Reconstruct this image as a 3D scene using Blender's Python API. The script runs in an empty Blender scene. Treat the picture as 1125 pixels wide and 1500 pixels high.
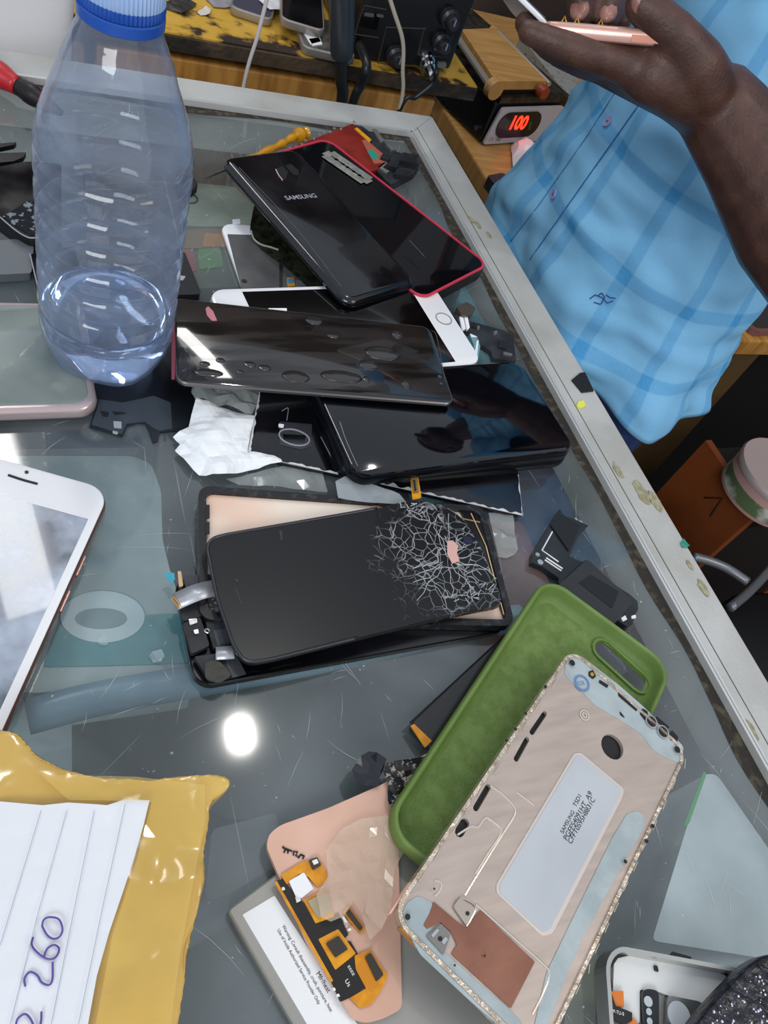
import bpy, bmesh, math, random
import numpy as np
from mathutils import Vector, Matrix, noise
from mathutils.geometry import tessellate_polygon
random.seed(7)
T = 0.95            # height of the counter top above the floor
H = 0.31            # camera above the counter
FPX, CX, CY = 1150.0, 562.5, 750.0
PI = math.pi
C = bpy.context.scene.collection
# ------------------------------------------------------------------ camera
_p, _r, _y = math.radians(49), math.radians(-27), math.radians(-39.12572)
_f = Vector((0, math.cos(_p), -math.sin(_p))); _rt = Vector((1, 0, 0)); _dn = _f.cross(_rt)
_A = math.cos(_r)*_rt + math.sin(_r)*_dn
_B = -math.sin(_r)*_rt + math.cos(_r)*_dn
_M = Matrix.Rotation(_y, 3, 'Z')
AX, BX, FX = _M @ _A, _M @ _B, _M @ _f
EYE = Vector((0, 0, T+H))
cam_d = bpy.data.cameras.new('camera'); cam = bpy.data.objects.new('camera', cam_d); C.objects.link(cam)
cam.matrix_world = Matrix((( AX.x, -BX.x, -FX.x, 0), (AX.y, -BX.y, -FX.y, 0), (AX.z, -BX.z, -FX.z, T+H), (0, 0, 0, 1)))
cam_d.sensor_fit = 'VERTICAL'; cam_d.sensor_height = 36; cam_d.lens = FPX/1500*36
cam_d.clip_start = 0.01
bpy.context.scene.camera = cam

def ray(x, y):
    return AX*((x-CX)/FPX) + BX*((y-CY)/FPX) + FX
def P(x, y, h=0.0):                      # survey point of the photo at height h above the counter
    d = ray(x, y); t = (T+h-EYE.z)/d.z
    return EYE + d*t
class Frame:
    def __init__(s, o, x, y):
        s.o = Vector(o); s.x = Vector(x).normalized()
        n = s.x.cross(Vector(y)).normalized(); s.n = n; s.y = n.cross(s.x)
    def w(s, u, v, w=0.0): return s.o + s.x*u + s.y*v + s.n*w
    def px(s, x, y, w=0.0):
        d = ray(x, y); o = s.o + s.n*w
        t = (o-EYE).dot(s.n)/d.dot(s.n)
        q = EYE + d*t - s.o
        return (q.dot(s.x), q.dot(s.y))
    def pp(s, pts, w=0.0): return [s.px(a, b, w) for a, b in pts]
def flat(h=0.0, a=(0, 0), b=None):       # horizontal frame at height h, x along the edge a->b
    o = P(a[0], a[1], h)
    x = (P(b[0], b[1], h)-o) if b else Vector((1, 0, 0))
    return Frame(o, x, Vector((0, 0, 1)).cross(x))
def fit(pts, h):                         # rigid rectangle through four corners (order: 00, L0, LW, 0W); h one value or four
    hs = h if isinstance(h, (list, tuple)) else [h]*4
    q = [P(a, b, hh) for (a, b), hh in zip(pts, hs)]
    x = (q[1]-q[0]) + (q[2]-q[3]); y = (q[3]-q[0]) + (q[2]-q[1])
    xn = x.normalized(); yn = (y - xn*y.dot(xn)).normalized()
    c = (q[0]+q[1]+q[2]+q[3])/4; L = x.length/2; W = y.dot(yn)/2
    f = Frame(c - xn*L/2 - yn*W/2, xn, yn)
    return f, L, W

# ------------------------------------------------------------------ materials
def lin(c):
    if isinstance(c, str):
        c = c.lstrip('#'); c = [int(c[i:i+2], 16)/255 for i in (0, 2, 4)]
    return tuple((v/12.92 if v <= .04045 else ((v+.055)/1.055)**2.4) for v in c[:3]) + (1,)
_mats = {}
def mat(name, col, rough=.5, metal=0, col2=None, nscale=30, lo=.4, hi=.6, bump=0, bscale=200, trans=0, ior=1.45, coat=0,
        emit=None, estr=0, alpha=1, spec=.5, stretch=None, rough2=None, sss=0, detail=4):
    if name in _mats: return _mats[name]
    m = bpy.data.materials.new(name); m.use_nodes = True; nt = m.node_tree; N = nt.nodes; L = nt.links
    b = N['Principled BSDF']
    b.inputs['Base Color'].default_value = lin(col); b.inputs['Roughness'].default_value = rough
    b.inputs['Metallic'].default_value = metal; b.inputs['IOR'].default_value = ior
    b.inputs['Transmission Weight'].default_value = trans; b.inputs['Coat Weight'].default_value = coat
    b.inputs['Alpha'].default_value = alpha; b.inputs['Specular IOR Level'].default_value = spec
    if emit: b.inputs['Emission Color'].default_value = lin(emit); b.inputs['Emission Strength'].default_value = estr
    if sss: b.inputs['Subsurface Weight'].default_value = sss; b.inputs['Subsurface Radius'].default_value = (.01, .004, .002)
    tc = N.new('ShaderNodeTexCoord'); vec = tc.outputs['Object']
    if stretch:
        mp = N.new('ShaderNodeMapping'); mp.inputs['Scale'].default_value = stretch[:3]
        if len(stretch) > 3: mp.inputs['Rotation'].default_value = (0, 0, stretch[3])
        L.new(vec, mp.inputs['Vector']); vec = mp.outputs['Vector']
    if col2:
        n = N.new('ShaderNodeTexNoise'); n.inputs['Scale'].default_value = nscale; n.inputs['Detail'].default_value = detail
        L.new(vec, n.inputs['Vector'])
        r = N.new('ShaderNodeValToRGB'); r.color_ramp.elements[0].position = lo; r.color_ramp.elements[1].position = hi
        r.color_ramp.elements[0].color = lin(col); r.color_ramp.elements[1].color = lin(col2)
        L.new(n.outputs['Fac'], r.inputs['Fac']); L.new(r.outputs['Color'], b.inputs['Base Color'])
        if rough2 is not None:
            mr = N.new('ShaderNodeMapRange'); mr.inputs['From Min'].default_value = lo; mr.inputs['From Max'].default_value = hi
            mr.inputs['To Min'].default_value = rough; mr.inputs['To Max'].default_value = rough2
            L.new(n.outputs['Fac'], mr.inputs['Value']); L.new(mr.outputs['Result'], b.inputs['Roughness'])
    if bump:
        n2 = N.new('ShaderNodeTexNoise'); n2.inputs['Scale'].default_value = bscale; n2.inputs['Detail'].default_value = 3
        L.new(vec, n2.inputs['Vector'])
        bp = N.new('ShaderNodeBump'); bp.inputs['Strength'].default_value = bump; bp.inputs['Distance'].default_value = .002
        L.new(n2.outputs['Fac'], bp.inputs['Height']); L.new(bp.outputs['Normal'], b.inputs['Normal'])
    _mats[name] = m
    return m

# ------------------------------------------------------------------ object plumbing
def tag(o, label=None, cat=None, group=None, kind=None):
    if label: o['label'] = label
    if cat: o['category'] = cat
    if group: o['group'] = group
    if kind: o['kind'] = kind
    return o
def thing(name, label, cat, at, group=None):
    o = bpy.data.objects.new(name, None); C.objects.link(o); o.location = at; o.empty_display_size = .02
    return tag(o, label, cat, group)
def base(o):                      # world position of an object's origin (all parents unrotated)
    v = Vector((0, 0, 0))
    while o: v += Vector(o.location); o = o.parent
    return v
def put(name, vs, fs, m, parent=None, smooth=False, at=None, mods=None):
    me = bpy.data.meshes.new(name)
    if parent is not None: org = base(parent); loc = Vector((0, 0, 0))
    else:
        if at is None:
            q = [Vector(v) for v in vs]
            at = Vector((sum(v.x for v in q)/len(q), sum(v.y for v in q)/len(q), min(v.z for v in q)))
        org = Vector(at); loc = org
    me.from_pydata([tuple(Vector(v)-org) for v in vs], [], fs)
    bm = bmesh.new(); bm.from_mesh(me); bmesh.ops.remove_doubles(bm, verts=bm.verts, dist=1e-6)
    bmesh.ops.recalc_face_normals(bm, faces=bm.faces); bm.to_mesh(me); bm.free()
    me.materials.append(m)
    if smooth: me.shade_smooth()
    o = bpy.data.objects.new(name, me); C.objects.link(o); o.location = loc
    if parent is not None: o.parent = parent
    if smooth == 'auto':
        try: me.set_sharp_from_angle(angle=math.radians(38))
        except Exception: pass
    return o
class Geo:
    def __init__(s): s.v = []; s.f = []
    def add(s, vs, fs):
        k = len(s.v); s.v += [Vector(v) for v in vs]; s.f += [tuple(i+k for i in f) for f in fs]; return s
    def put(s, name, m, parent=None, smooth=False, at=None): return put(name, s.v, s.f, m, parent, smooth, at)
    def prism(s, F, outer, w0, w1, holes=()):
        loops = [list(outer)] + [list(h) for h in holes]
        k0 = len(s.v); idx = []
        for w in (w0, w1):
            for lp in loops:
                idx.append(range(len(s.v), len(s.v)+len(lp)))
                s.v += [F.w(u, v, w) for u, v in lp]
        n = len(loops)
        if holes:
            tri = tessellate_polygon([[Vector((u, v, 0)) for u, v in lp] for lp in loops])
            tot = sum(len(l) for l in loops)
            for t in tri:
                s.f.append(tuple(k0+i for i in t)); s.f.append(tuple(k0+tot+i for i in reversed(t)))
        else:
            s.f.append(tuple(idx[0])); s.f.append(tuple(idx[1]))
        for i in range(n):
            a, b = idx[i], idx[i+n]; m = len(a)
            for j in range(m): s.f.append((a[j], a[(j+1) % m], b[(j+1) % m], b[j]))
        return s
    def rslab(s, F, u0, v0, u1, v1, r, prof, n=6):      # prof: list of (inset, w) bottom to top
        rings = []
        for ins, w in prof:
            pts = rrect(u0+ins, v0+ins, u1-ins, v1-ins, max(r-ins, .0002), n)
            rings.append([F.w(a, b, w) for a, b in pts])
        return s.rings(rings)
    def rings(s, rings, cap=True, closed=True):
        k = len(s.v); m = len(rings[0])
        for r in rings: s.v += r
        for i in range(len(rings)-1):
            for j in range(m if closed else m-1):
                a = k+i*m+j; b = k+i*m+(j+1) % m
                s.f.append((a, b, b+m, a+m))
        if cap:
            s.f.append(tuple(range(k, k+m))); s.f.append(tuple(range(k+(len(rings)-1)*m, k+len(rings)*m)))
        return s
    def box(s, F, u0, v0, w0, u1, v1, w1): return s.prism(F, [(u0, v0), (u1, v0), (u1, v1), (u0, v1)], w0, w1)
    def tube(s, pts, r, n=8, cap=True):
        pts = [Vector(p) for p in pts]; rs = r if isinstance(r, (list, tuple)) else [r]*len(pts)
        up = None; rings = []
        for i, p in enumerate(pts):
            t = (pts[min(i+1, len(pts)-1)] - pts[max(i-1, 0)]).normalized()
            if up is None: up = t.orthogonal().normalized()
            up = (up - t*up.dot(t)).normalized(); sd = t.cross(up)
            rings.append([p + (up*math.cos(2*PI*k/n) + sd*math.sin(2*PI*k/n))*rs[i] for k in range(n)])
        return s.rings(rings, cap)
    def disc(s, F, u, v, r, w0, w1, n=24, r2=None):
        r2 = r if r2 is None else r2
        return s.rings([[F.w(u+r*math.cos(2*PI*k/n), v+r*math.sin(2*PI*k/n), w0) for k in range(n)],
                        [F.w(u+r2*math.cos(2*PI*k/n), v+r2*math.sin(2*PI*k/n), w1) for k in range(n)]])
def rrect(u0, v0, u1, v1, r, n=6):
    r = min(r, (u1-u0)/2-1e-5, (v1-v0)/2-1e-5); o = []
    for cx, cy, a in ((u1-r, v0+r, -PI/2), (u1-r, v1-r, 0), (u0+r, v1-r, PI/2), (u0+r, v0+r, PI)):
        for k in range(n+1):
            t = a + PI/2*k/n; o.append((cx+r*math.cos(t), cy+r*math.sin(t)))
    return o
def rround(poly, r, n=4):          # round the corners of any polygon
    o = []; m = len(poly)
    for i in range(m):
        p = Vector(poly[i]); a = Vector(poly[i-1]); b = Vector(poly[(i+1) % m])
        da = (a-p); db = (b-p); q = min(r, da.length*.45, db.length*.45)
        s0 = p+da.normalized()*q; s1 = p+db.normalized()*q
        for k in range(n+1):
            t = k/n; o.append(tuple(s0*(1-t)**2 + p*2*t*(1-t) + s1*t*t))
    return o
def circ(u, v, r, n=20, ry=None): return [(u+r*math.cos(2*PI*k/n), v+(ry or r)*math.sin(2*PI*k/n)) for k in range(n)]
def smooth_path(pts, k=8):
    pts = [Vector(p) for p in pts]; o = []
    q = [pts[0]*2-pts[1]] + pts + [pts[-1]*2-pts[-2]]
    for i in range(1, len(q)-2):
        a, b, c, d = q[i-1:i+3]
        for j in range(k):
            t = j/k
            o.append(.5*((2*b)+(c-a)*t+(2*a-5*b+4*c-d)*t*t+(3*b-a-3*c+d)*t**3))
    o.append(pts[-1]); return o
def text(F, s, a, b, size_ratio, m, parent, w=0.0, name='printed_text', thick=0.0):
    """lettering lying on F, running from photo point a to b, w above the frame"""
    cu = bpy.data.curves.new('t', 'FONT'); cu.body = s; cu.size = 1; cu.offset = thick
    t = bpy.data.objects.new('t', cu); C.objects.link(t)
    dg = bpy.context.evaluated_depsgraph_get(); dg.update()
    me = bpy.data.meshes.new_from_object(t.evaluated_get(dg))
    bpy.data.objects.remove(t)
    xs = [v.co.x for v in me.vertices]; x0, x1 = min(xs), max(xs)
    ua = Vector(F.px(*a, w)); ub = Vector(F.px(*b, w)); d = ub-ua; k = d.length/(x1-x0); d.normalize()
    e = Vector((-d.y, d.x)); org = base(parent)
    for v in me.vertices:
        q = ua + d*((v.co.x-x0)*k) + e*(v.co.y*k*size_ratio)
        v.co = F.w(q.x, q.y, w) - org
    me.materials.clear(); me.materials.append(m)
    o = bpy.data.objects.new(name, me); C.objects.link(o); o.parent = parent
    return o
def bag_noise(v, s, k): return noise.noise_vector(Vector(v)*s)*k
FLAT0 = flat(0.0)
def fz(h): return flat(h)

# common materials
black_gloss = mat('black_gloss', '#08080b', .08, coat=.4, spec=.5, col2='#121216', nscale=25, rough2=.22)
black_glass2 = mat('black_glass_blue', '#05070d', .05, coat=.5)
black_matte = mat('black_plastic', '#0f0f11', .45, bump=.3, bscale=400, col2='#1c1c20', nscale=60)
black_board = mat('black_board', '#15171a', .5, col2='#26292d', nscale=120)
charcoal = mat('charcoal_plastic', '#2c2e33', .4, col2='#3a3d43', nscale=90)
white_gloss = mat('white_gloss', '#f2f2f4', .18, coat=.3)
white_plain = mat('white_plain', '#ececee', .5)
silver = mat('silver_metal', '#c9c8c6', .28, metal=.85, bump=.15)
chrome = mat('chrome', '#dddddd', .12, metal=1)
gold = mat('gold_contacts', '#d9a441', .35, metal=.6)
orange_flex = mat('orange_flex', '#e09a15', .3, col2='#c97f0c', nscale=150)
rose = mat('rose_metal', '#b98a7e', .22, metal=.7)
pinkgold = mat('pink_gold', '#e8b9ab', .25, metal=.35)
copper = mat('copper_foil', '#966653', .4, metal=.3, col2='#7d5242', nscale=40, lo=.35, hi=.65, bump=.2, bscale=80)
ink_white = mat('white_ink', '#e8e8e8', .5)
ink_black = mat('black_ink', '#1a1a1c', .5)
grey_ink = mat('grey_ink', '#9a9aa4', .4)
glue_white = mat('dried_glue', '#c8c8cc', .5, bump=.5)
# ================================================================== the room
fw = lambda n, vs, fs, m: tag(put(n, vs, fs, m), kind='structure')
floor_m = mat('floor_mat', '#2a2522', .6, col2='#191614', nscale=4)
wall_m = mat('wall_mat', '#5a4a42', .8, col2='#3c2e28', nscale=2)
X0, X1, Y0, Y1, ZC = -2.6, 2.6, -2.6, 2.4, 2.75
def slab(n, a, b, m):
    (x0, y0, z0), (x1, y1, z1) = a, b
    vs = [(x, y, z) for z in (z0, z1) for x, y in ((x0, y0), (x1, y0), (x1, y1), (x0, y1))]
    return fw(n, vs, [(0, 1, 2, 3), (4, 5, 6, 7), (0, 1, 5, 4), (1, 2, 6, 5), (2, 3, 7, 6), (3, 0, 4, 7)], m)
slab('floor', (X0, Y0, -.05), (X1, Y1, 0), floor_m)
slab('wall_back', (X0, Y1, 0), (X1, Y1+.1, ZC), wall_m)
slab('wall_right', (X1, Y0, 0), (X1+.1, Y1, ZC), wall_m)

# ================================================================== display counter
RX, RXO, RY, RYO, LX, NY = .317, .351, .588, .623, -.72, -.13
alu = mat('brushed_aluminium', '#c6c6c3', .4, metal=.2, col2='#aeada6', nscale=18, lo=.4, hi=.7, bump=.12, bscale=500)
counter = thing('display_counter', 'glass topped aluminium framed display counter holding the scattered phones', 'counter', (0, .2, 0))
g = Geo()
def bar(g, x0, y0, z0, x1, y1, z1): g.box(Frame((0, 0, T), (1, 0, 0), (0, 1, 0)), x0, y0, z0, x1, y1, z1)
# mitred flat rails
F0 = Frame((0, 0, T), (1, 0, 0), (0, 1, 0))
def rail(pts, name='rail'):
    q = Geo(); q.prism(F0, pts, -.035, .0035); o = q.put(name, alu, counter)
    md = o.modifiers.new('b', 'BEVEL'); md.width = .0008; md.segments = 2; md.limit_method = 'ANGLE'
    return o
rail([(RX+.004, NY), (RXO, NY-.03), (RXO, RYO), (RX+.004, RY+.004)])
rail([(RX+.004, RY+.004), (RXO, RYO), (LX-.03, RYO), (LX, RY+.004)])
rail([(LX, NY), (LX, RY+.004), (LX-.03, RYO), (LX-.03, NY-.03)])
rail([(LX, NY), (RX+.004, NY), (RXO, NY-.03), (LX-.03, NY-.03)])
q = Geo()                                   # thin raised lips and the groove line
for x0, x1, z in ((RX, RX+.0016, .0052), (RX+.0028, RX+.0042, .0046)):
    bar(q, x0, NY, -.002, x1, RY+.004, z)
for y0, y1, z in ((RY, RY+.0016, .0052), (RY+.0028, RY+.0042, .0046)):
    bar(q, LX, y0, -.002, RX+.003, y1, z)
q.put('rail_lip', mat('bright_aluminium', '#dededc', .3, metal=.5), counter)
q = Geo(); bar(q, RX+.0105, NY, .0034, RX+.0110, RY+.012, .0037); bar(q, RX+.0042, NY, .0034, RX+.005, RY+.005, .0037)
bar(q, LX, RY+.0042, .0034, RX+.005, RY+.005, .0037)
q.put('rail_groove', mat('groove_dark', '#55534e', .7), counter)
# glass
gm = bpy.data.materials.new('counter_glass'); gm.use_nodes = True; nt = gm.node_tree; N = nt.nodes; Lk = nt.links
for n in list(N): N.remove(n)
out = N.new('ShaderNodeOutputMaterial'); tr = N.new('ShaderNodeBsdfTransparent'); tr.inputs['Color'].default_value = (.88, .93, .93, 1)
df = N.new('ShaderNodeBsdfDiffuse'); df.inputs['Color'].default_value = lin('#9aa3a6')
gl = N.new('ShaderNodeBsdfGlossy'); gl.inputs['Roughness'].default_value = .06
lw = N.new('ShaderNodeLayerWeight'); lw.inputs['Blend'].default_value = .5
fp5 = N.new('ShaderNodeMath'); fp5.operation = 'POWER'; fp5.inputs[1].default_value = 5; Lk.new(lw.outputs['Facing'], fp5.inputs[0])
fr = N.new('ShaderNodeMath'); fr.operation = 'MULTIPLY_ADD'; fr.inputs[1].default_value = .9; fr.inputs[2].default_value = .09; Lk.new(fp5.outputs[0], fr.inputs[0])
tc = N.new('ShaderNodeTexCoord')
def noi(scale, det, lo, hi, a, b, vec=None, dist=0):
    n = N.new('ShaderNodeTexNoise'); n.inputs['Scale'].default_value = scale; n.inputs['Detail'].default_value = det
    n.inputs['Distortion'].default_value = dist
    Lk.new(vec or tc.outputs['Object'], n.inputs['Vector'])
    r = N.new('ShaderNodeMapRange'); r.inputs['From Min'].default_value = lo; r.inputs['From Max'].default_value = hi
    r.inputs['To Min'].default_value = a; r.inputs['To Max'].default_value = b; Lk.new(n.outputs['Fac'], r.inputs['Value']); return r.outputs['Result']
def mth(op, a, b):
    m = N.new('ShaderNodeMath'); m.operation = op
    for i, v in enumerate((a, b)):
        if hasattr(v, 'links'): Lk.new(v, m.inputs[i])
        else: m.inputs[i].default_value = v
    m.use_clamp = True; return m.outputs[0]
def mapped(sc, rot):
    mp = N.new('ShaderNodeMapping'); mp.inputs['Scale'].default_value = sc; mp.inputs['Rotation'].default_value = (0, 0, rot)
    Lk.new(tc.outputs['Object'], mp.inputs['Vector']); return mp.outputs['Vector']
dust = noi(8, 7, .38, .64, .07, .33, None, .6)
dust = mth('ADD', dust, noi(420, 2, .70, .78, 0, .5))
for sc, rot, th in (((260, 5, 1), .5, .735), ((300, 6, 1), -.35, .745), ((240, 7, 1), 1.2, .745), ((320, 4, 1), 2.2, .74)):
    dust = mth('ADD', dust, noi(1.0, 2, th, th+.02, 0, .35, mapped(sc, rot), .3))
m1 = N.new('ShaderNodeMixShader'); Lk.new(dust, m1.inputs[0]); Lk.new(tr.outputs[0], m1.inputs[1]); Lk.new(df.outputs[0], m1.inputs[2])
m2 = N.new('ShaderNodeMixShader'); Lk.new(mth('MULTIPLY', fr.outputs[0], 1.0), m2.inputs[0]); Lk.new(m1.outputs[0], m2.inputs[1]); Lk.new(gl.outputs[0], m2.inputs[2])
Lk.new(m2.outputs[0], out.inputs[0])
put('glass_top', [(LX, NY, T), (RX+.001, NY, T), (RX+.001, RY+.001, T), (LX, RY+.001, T)], [(0, 1, 2, 3)], gm, counter)
# grime caught along the inner edges
grime = mat('grime', '#2a2620', .85, col2='#5a5240', nscale=160, lo=.5, hi=.75, bump=.5, bscale=300)
random.seed(3)
def ragged(x0, y0, x1, y1, wmin, wmax, n, side):
    a = []; b = []
    for i in range(n+1):
        t = i/n; w = wmin + (wmax-wmin)*max(0, min(1, .5+.9*noise.noise(Vector((t*14+side*7, side, 0)))))
        x = x0+(x1-x0)*t; y = y0+(y1-y0)*t
        a.append((x, y)); b.append((x-w if side == 0 else x, y-w if side == 1 else y))
    return a, b
q = Geo()
for args in ((RX, NY, RX, RY, .0035, .010, 160, 0), (LX, RY, RX, RY, .002, .009, 160, 1)):
    a, b = ragged(*args); k = len(q.v)
    q.v += [Vector((x, y, T+.0007)) for x, y in a] + [Vector((x, y, T+.0002)) for x, y in b]
    n = len(a)
    for i in range(n-1): q.f.append((k+i, k+i+1, k+n+i+1, k+n+i))
q.put('edge_grime', grime, counter)
for (px, py), s in (((700, 330), .8), ((716, 345), .7), ((905, 690), 1), ((940, 722), 1.6), ((960, 735), 1.4), ((1030, 862), 1), ((1010, 828), .6), ((1100, 1070), 1), ((690, 322), .8)):
    c = P(px, py, .0036)
    s *= .72; pts = [(c.x+math.cos(a)*s*.0035*(1+.5*noise.noise(Vector((a*2, px, 0)))), c.y+math.sin(a)*s*.008*(1+.6*noise.noise(Vector((px, a*2, 3))))) for a in [2*PI*i/14 for i in range(14)]]
    Geo().prism(Frame((0, 0, T), (1, 0, 0), (0, 1, 0)), pts, .0034, .0041).put('glue_stain', mat('glue_stain', '#a39f86', .6, col2='#8a8468', nscale=300), counter)
# scratches and specks worn into the glass
random.seed(31); g = Geo()
def sliver(x, y, a, L, w, z=.00035):
    n = 4; cv = random.uniform(-.25, .25); pts = [Vector((x+math.cos(a+cv*(i/n-.5))*L*(i/n-.5), y+math.sin(a+cv*(i/n-.5))*L*(i/n-.5), T+z)) for i in range(n+1)]
    k = len(g.v); nn = Vector((-math.sin(a), math.cos(a), 0))
    for i, p in enumerate(pts):
        ww = w*(1-abs(i/n-.5)*1.6); g.v += [p+nn*ww/2, p-nn*ww/2]
    for i in range(n): g.f.append((k+2*i, k+2*i+1, k+2*i+3, k+2*i+2))
for i in range(800):
    x, y = random.uniform(-.06, RX-.01), random.uniform(-.1, RY-.01)
    a = random.choice((.9, 1.1, 2.1, .2, 1.5))+random.uniform(-.35, .35)
    sliver(x, y, a, random.choice((.004, .006, .010, .016, .030))*random.uniform(.6, 1.3), random.uniform(.00012, .00032))
for i in range(420):
    x, y = random.uniform(-.06, RX-.004), random.uniform(-.1, RY-.004); r = random.choice((.0002, .0003, .0005))*random.uniform(.6, 1.4)
    k = len(g.v); g.v += [Vector((x+r*math.cos(a), y+r*math.sin(a)*random.uniform(.6, 1.2), T+.00035)) for a in (0, 1.05, 2.1, 3.14, 4.2, 5.2)]; g.f.append(tuple(range(k, k+6)))
o = g.put('scratches', mat('scratch_pale', '#b9c2c4', .6, alpha=.62), counter); tag(o, kind='stuff')
# body of the counter
q = Geo()
for x, y in ((LX-.03, NY-.03), (RXO-.03, NY-.03), (RXO-.03, RYO-.03), (LX-.03, RYO-.03)):
    o = Geo(); bar(o, x, y, -T, x+.03, y+.03, -.035); o.put('corner_post', alu, counter)
sideglass = mat('side_glass', '#b8c4c4', .08, trans=.9, alpha=.35)
for a in ((RXO-.016, NY, RXO-.012, RYO-.03), (LX, RYO-.016, RXO-.03, RYO-.012), (LX-.018, NY, LX-.014, RYO-.03), (LX, NY-.018, RXO-.03, NY-.014)):
    o = Geo(); bar(o, a[0], a[1], -.62, a[2], a[3], -.035); o.put('side_pane', sideglass, counter)
o = Geo(); bar(o, LX-.02, NY-.02, -T+.001, RXO-.01, RYO-.01, -.62); o.put('plinth', mat('plinth_dark', '#3a3a3c', .6), counter)
shelf_m = mat('shelf_board', '#4a5557', .5, col2='#394446', nscale=8)
SH = -.16
o = Geo(); bar(o, LX-.01, NY-.01, SH-.008, RXO-.017, RYO-.017, SH); o.put('shelf', shelf_m, counter)

# ---- stock under the glass
def carton(name, label, cat, pts, top, hgt, m, group=None, extra=None, rnd=.003):
    F = flat(top); u = F.pp(pts)
    q = Geo(); q.prism(F, rround(u, rnd, 3), -hgt, 0)
    o = q.put(name, m, None); tag(o, label, cat, group)
    return o, F
cb = lambda n, c, c2=None, r=.6: mat(n, c, r, col2=c2 or c, nscale=25)
def stock(name, label, cat, pts, top, m, parts=()):
    F = flat(top); u = F.pp(pts)
    u = [(min(a, RX-.003-F.o.x), min(b, RY-.003-F.o.y)) for a, b in u]; c = sum((F.w(a, b) for a, b in u), Vector())/len(u)
    h = top-SH-.0005
    t = thing(name, label, cat, (c.x, c.y, T+SH+.0005))
    Geo().prism(F, rround(u, .003, 3), -h, 0).put('box_body', m, t)
    for ii, (pn, ppts, pm) in enumerate(parts):
        Geo().prism(F, rround(F.pp(ppts), .002, 3), .0, .0006+.0004*ii).put(pn, pm, t)
    return t
stock('phone_box', 'greenish grey phone box under the glass behind the water bottle', 'box', [(278, 205), (345, 212), (340, 262), (405, 330), (300, 332), (262, 330), (270, 250)], -.06, cb('greybox', '#b4b8a4', '#979c88'))
stock('brown_carton', 'brown carton under the glass behind the white screen assembly', 'box', [(349, 215), (420, 225), (425, 335), (405, 360), (258, 364), (258, 338), (300, 335), (408, 333), (343, 262), (347, 216)], -.06, cb('brownbox', '#a98357', '#8f6c45'),
      [('orange_panel', [(300, 342), (330, 344), (332, 362), (296, 362)], cb('orangebox', '#d88c35'))])
stock('patterned_packet', 'red and green packet under the glass beside the black battery', 'packet', [(258, 368), (345, 366), (350, 420), (262, 424)], -.06, cb('greenbox', '#5b6248', '#4c5340'),
      [('red_patch', [(263, 366), (284, 366), (287, 398), (265, 400)], cb('redpatch', '#b3463f')), ('green_patch', [(290, 366), (322, 364), (327, 392), (292, 396)], cb('greenpatch', '#5f9a48'))])
pal = cb('pale_wrap', '#bccaca', '#a2b2b3', .35)
stock('wrapped_packet', 'pale plastic wrapped packet with a teal strip under the glass beside the white phone', 'packet',
      [(-60, 668), (195, 668), (222, 680), (236, 720), (238, 790), (250, 840), (272, 900), (292, 985), (60, 1015), (-60, 1010)], -.02, pal,
      [('teal_panel', [(90, 905), (180, 905), (240, 900), (272, 900), (290, 972), (62, 978)], cb('tealp', '#4fa0a4', '#3f8b92', .3)),
       ('pale_disc', [(150+62*math.cos(a), 905+38*math.sin(a)) for a in [2*PI*i/24 for i in range(24)]], cb('paled', '#dbe8ec', '#c6d8de', .3)),
       ('dark_ring', [(148+38*math.cos(a), 908+15*math.sin(a)) for a in [2*PI*i/24 for i in range(24)]], cb('ringd', '#8fa3aa', '#7f949b', .3)),
       ('dark_strip', [(-60, 610), (190, 606), (210, 655), (-60, 660)], cb('darkstrip', '#39434f'))])
q = Geo(); fr_ = flat(-.015)
pth = [P(x, y, -.02) for x, y in ((40, 1050), (150, 1022), (300, 995), (440, 970), (560, 945), (660, 922), (760, 905))]
q.tube(smooth_path(pth, 6), .0075, 10)  # solid strip standing in for a curved band of reflection in the glass
o = q.put('reflection_strip', mat('blue_strip', '#6f8ea0', .25, col2='#8fb0c0', nscale=12), None, True); tag(o, 'blue grey strip imitating a band of reflection in the glass below the shattered phone', 'strip')
stock('dark_tray', 'large dark green tray under the glass in the counter centre', 'tray', [(60, 1035), (300, 1005), (560, 960), (740, 925), (640, 1060), (560, 1200), (330, 1200), (200, 1120)], -.06, cb('trayg', '#55605e', '#434d4c'))
stock('grey_card', 'grey card under the glass between the parcel and the battery', 'card', [(310, 1215), (405, 1190), (412, 1265), (335, 1310), (300, 1320)], -.03, cb('cardg', '#727b7e', '#676f72'))
stock('maroon_box', 'maroon box under the glass between shattered phone and green case', 'box', [(700, 760), (765, 765), (812, 870), (770, 960), (735, 925)], -.03, cb('maroonbox', '#9a5442', '#743b2e'))
stock('grey_paper', 'pale grey paper under the glass beside the loose black bracket', 'paper', [(858, 765), (935, 850), (985, 930), (930, 985), (840, 900), (800, 830)], -.05, cb('gpaper', '#767c80', '#5f6569'))
stock('teal_box', 'teal box under the glass beside the small loose components', 'box', [(664, 455), (700, 415), (752, 490), (790, 560), (700, 560)], -.02, cb('tealb', '#6aa9bb', '#5a99ab'))
stock('white_carton', 'white carton with a green edge under the glass at lower right', 'box', [(1030, 1134), (1050, 1134), (1220, 1290), (1220, 1420), (955, 1378)], -.012, cb('whitecart', '#e2e8ea', '#ccd4d6'),
      [('green_edge', [(1030, 1130), (1034, 1134), (1008, 1208), (1000, 1212)], cb('greenedge', '#18a84c'))])
stock('cream_packet', 'cream packet under the glass below the gold phone frame', 'packet', [(850, 1385), (870, 1372), (878, 1420), (870, 1520), (820, 1530)], -.03, cb('creamp', '#b9b8a0', '#a7a68c'))

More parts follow.
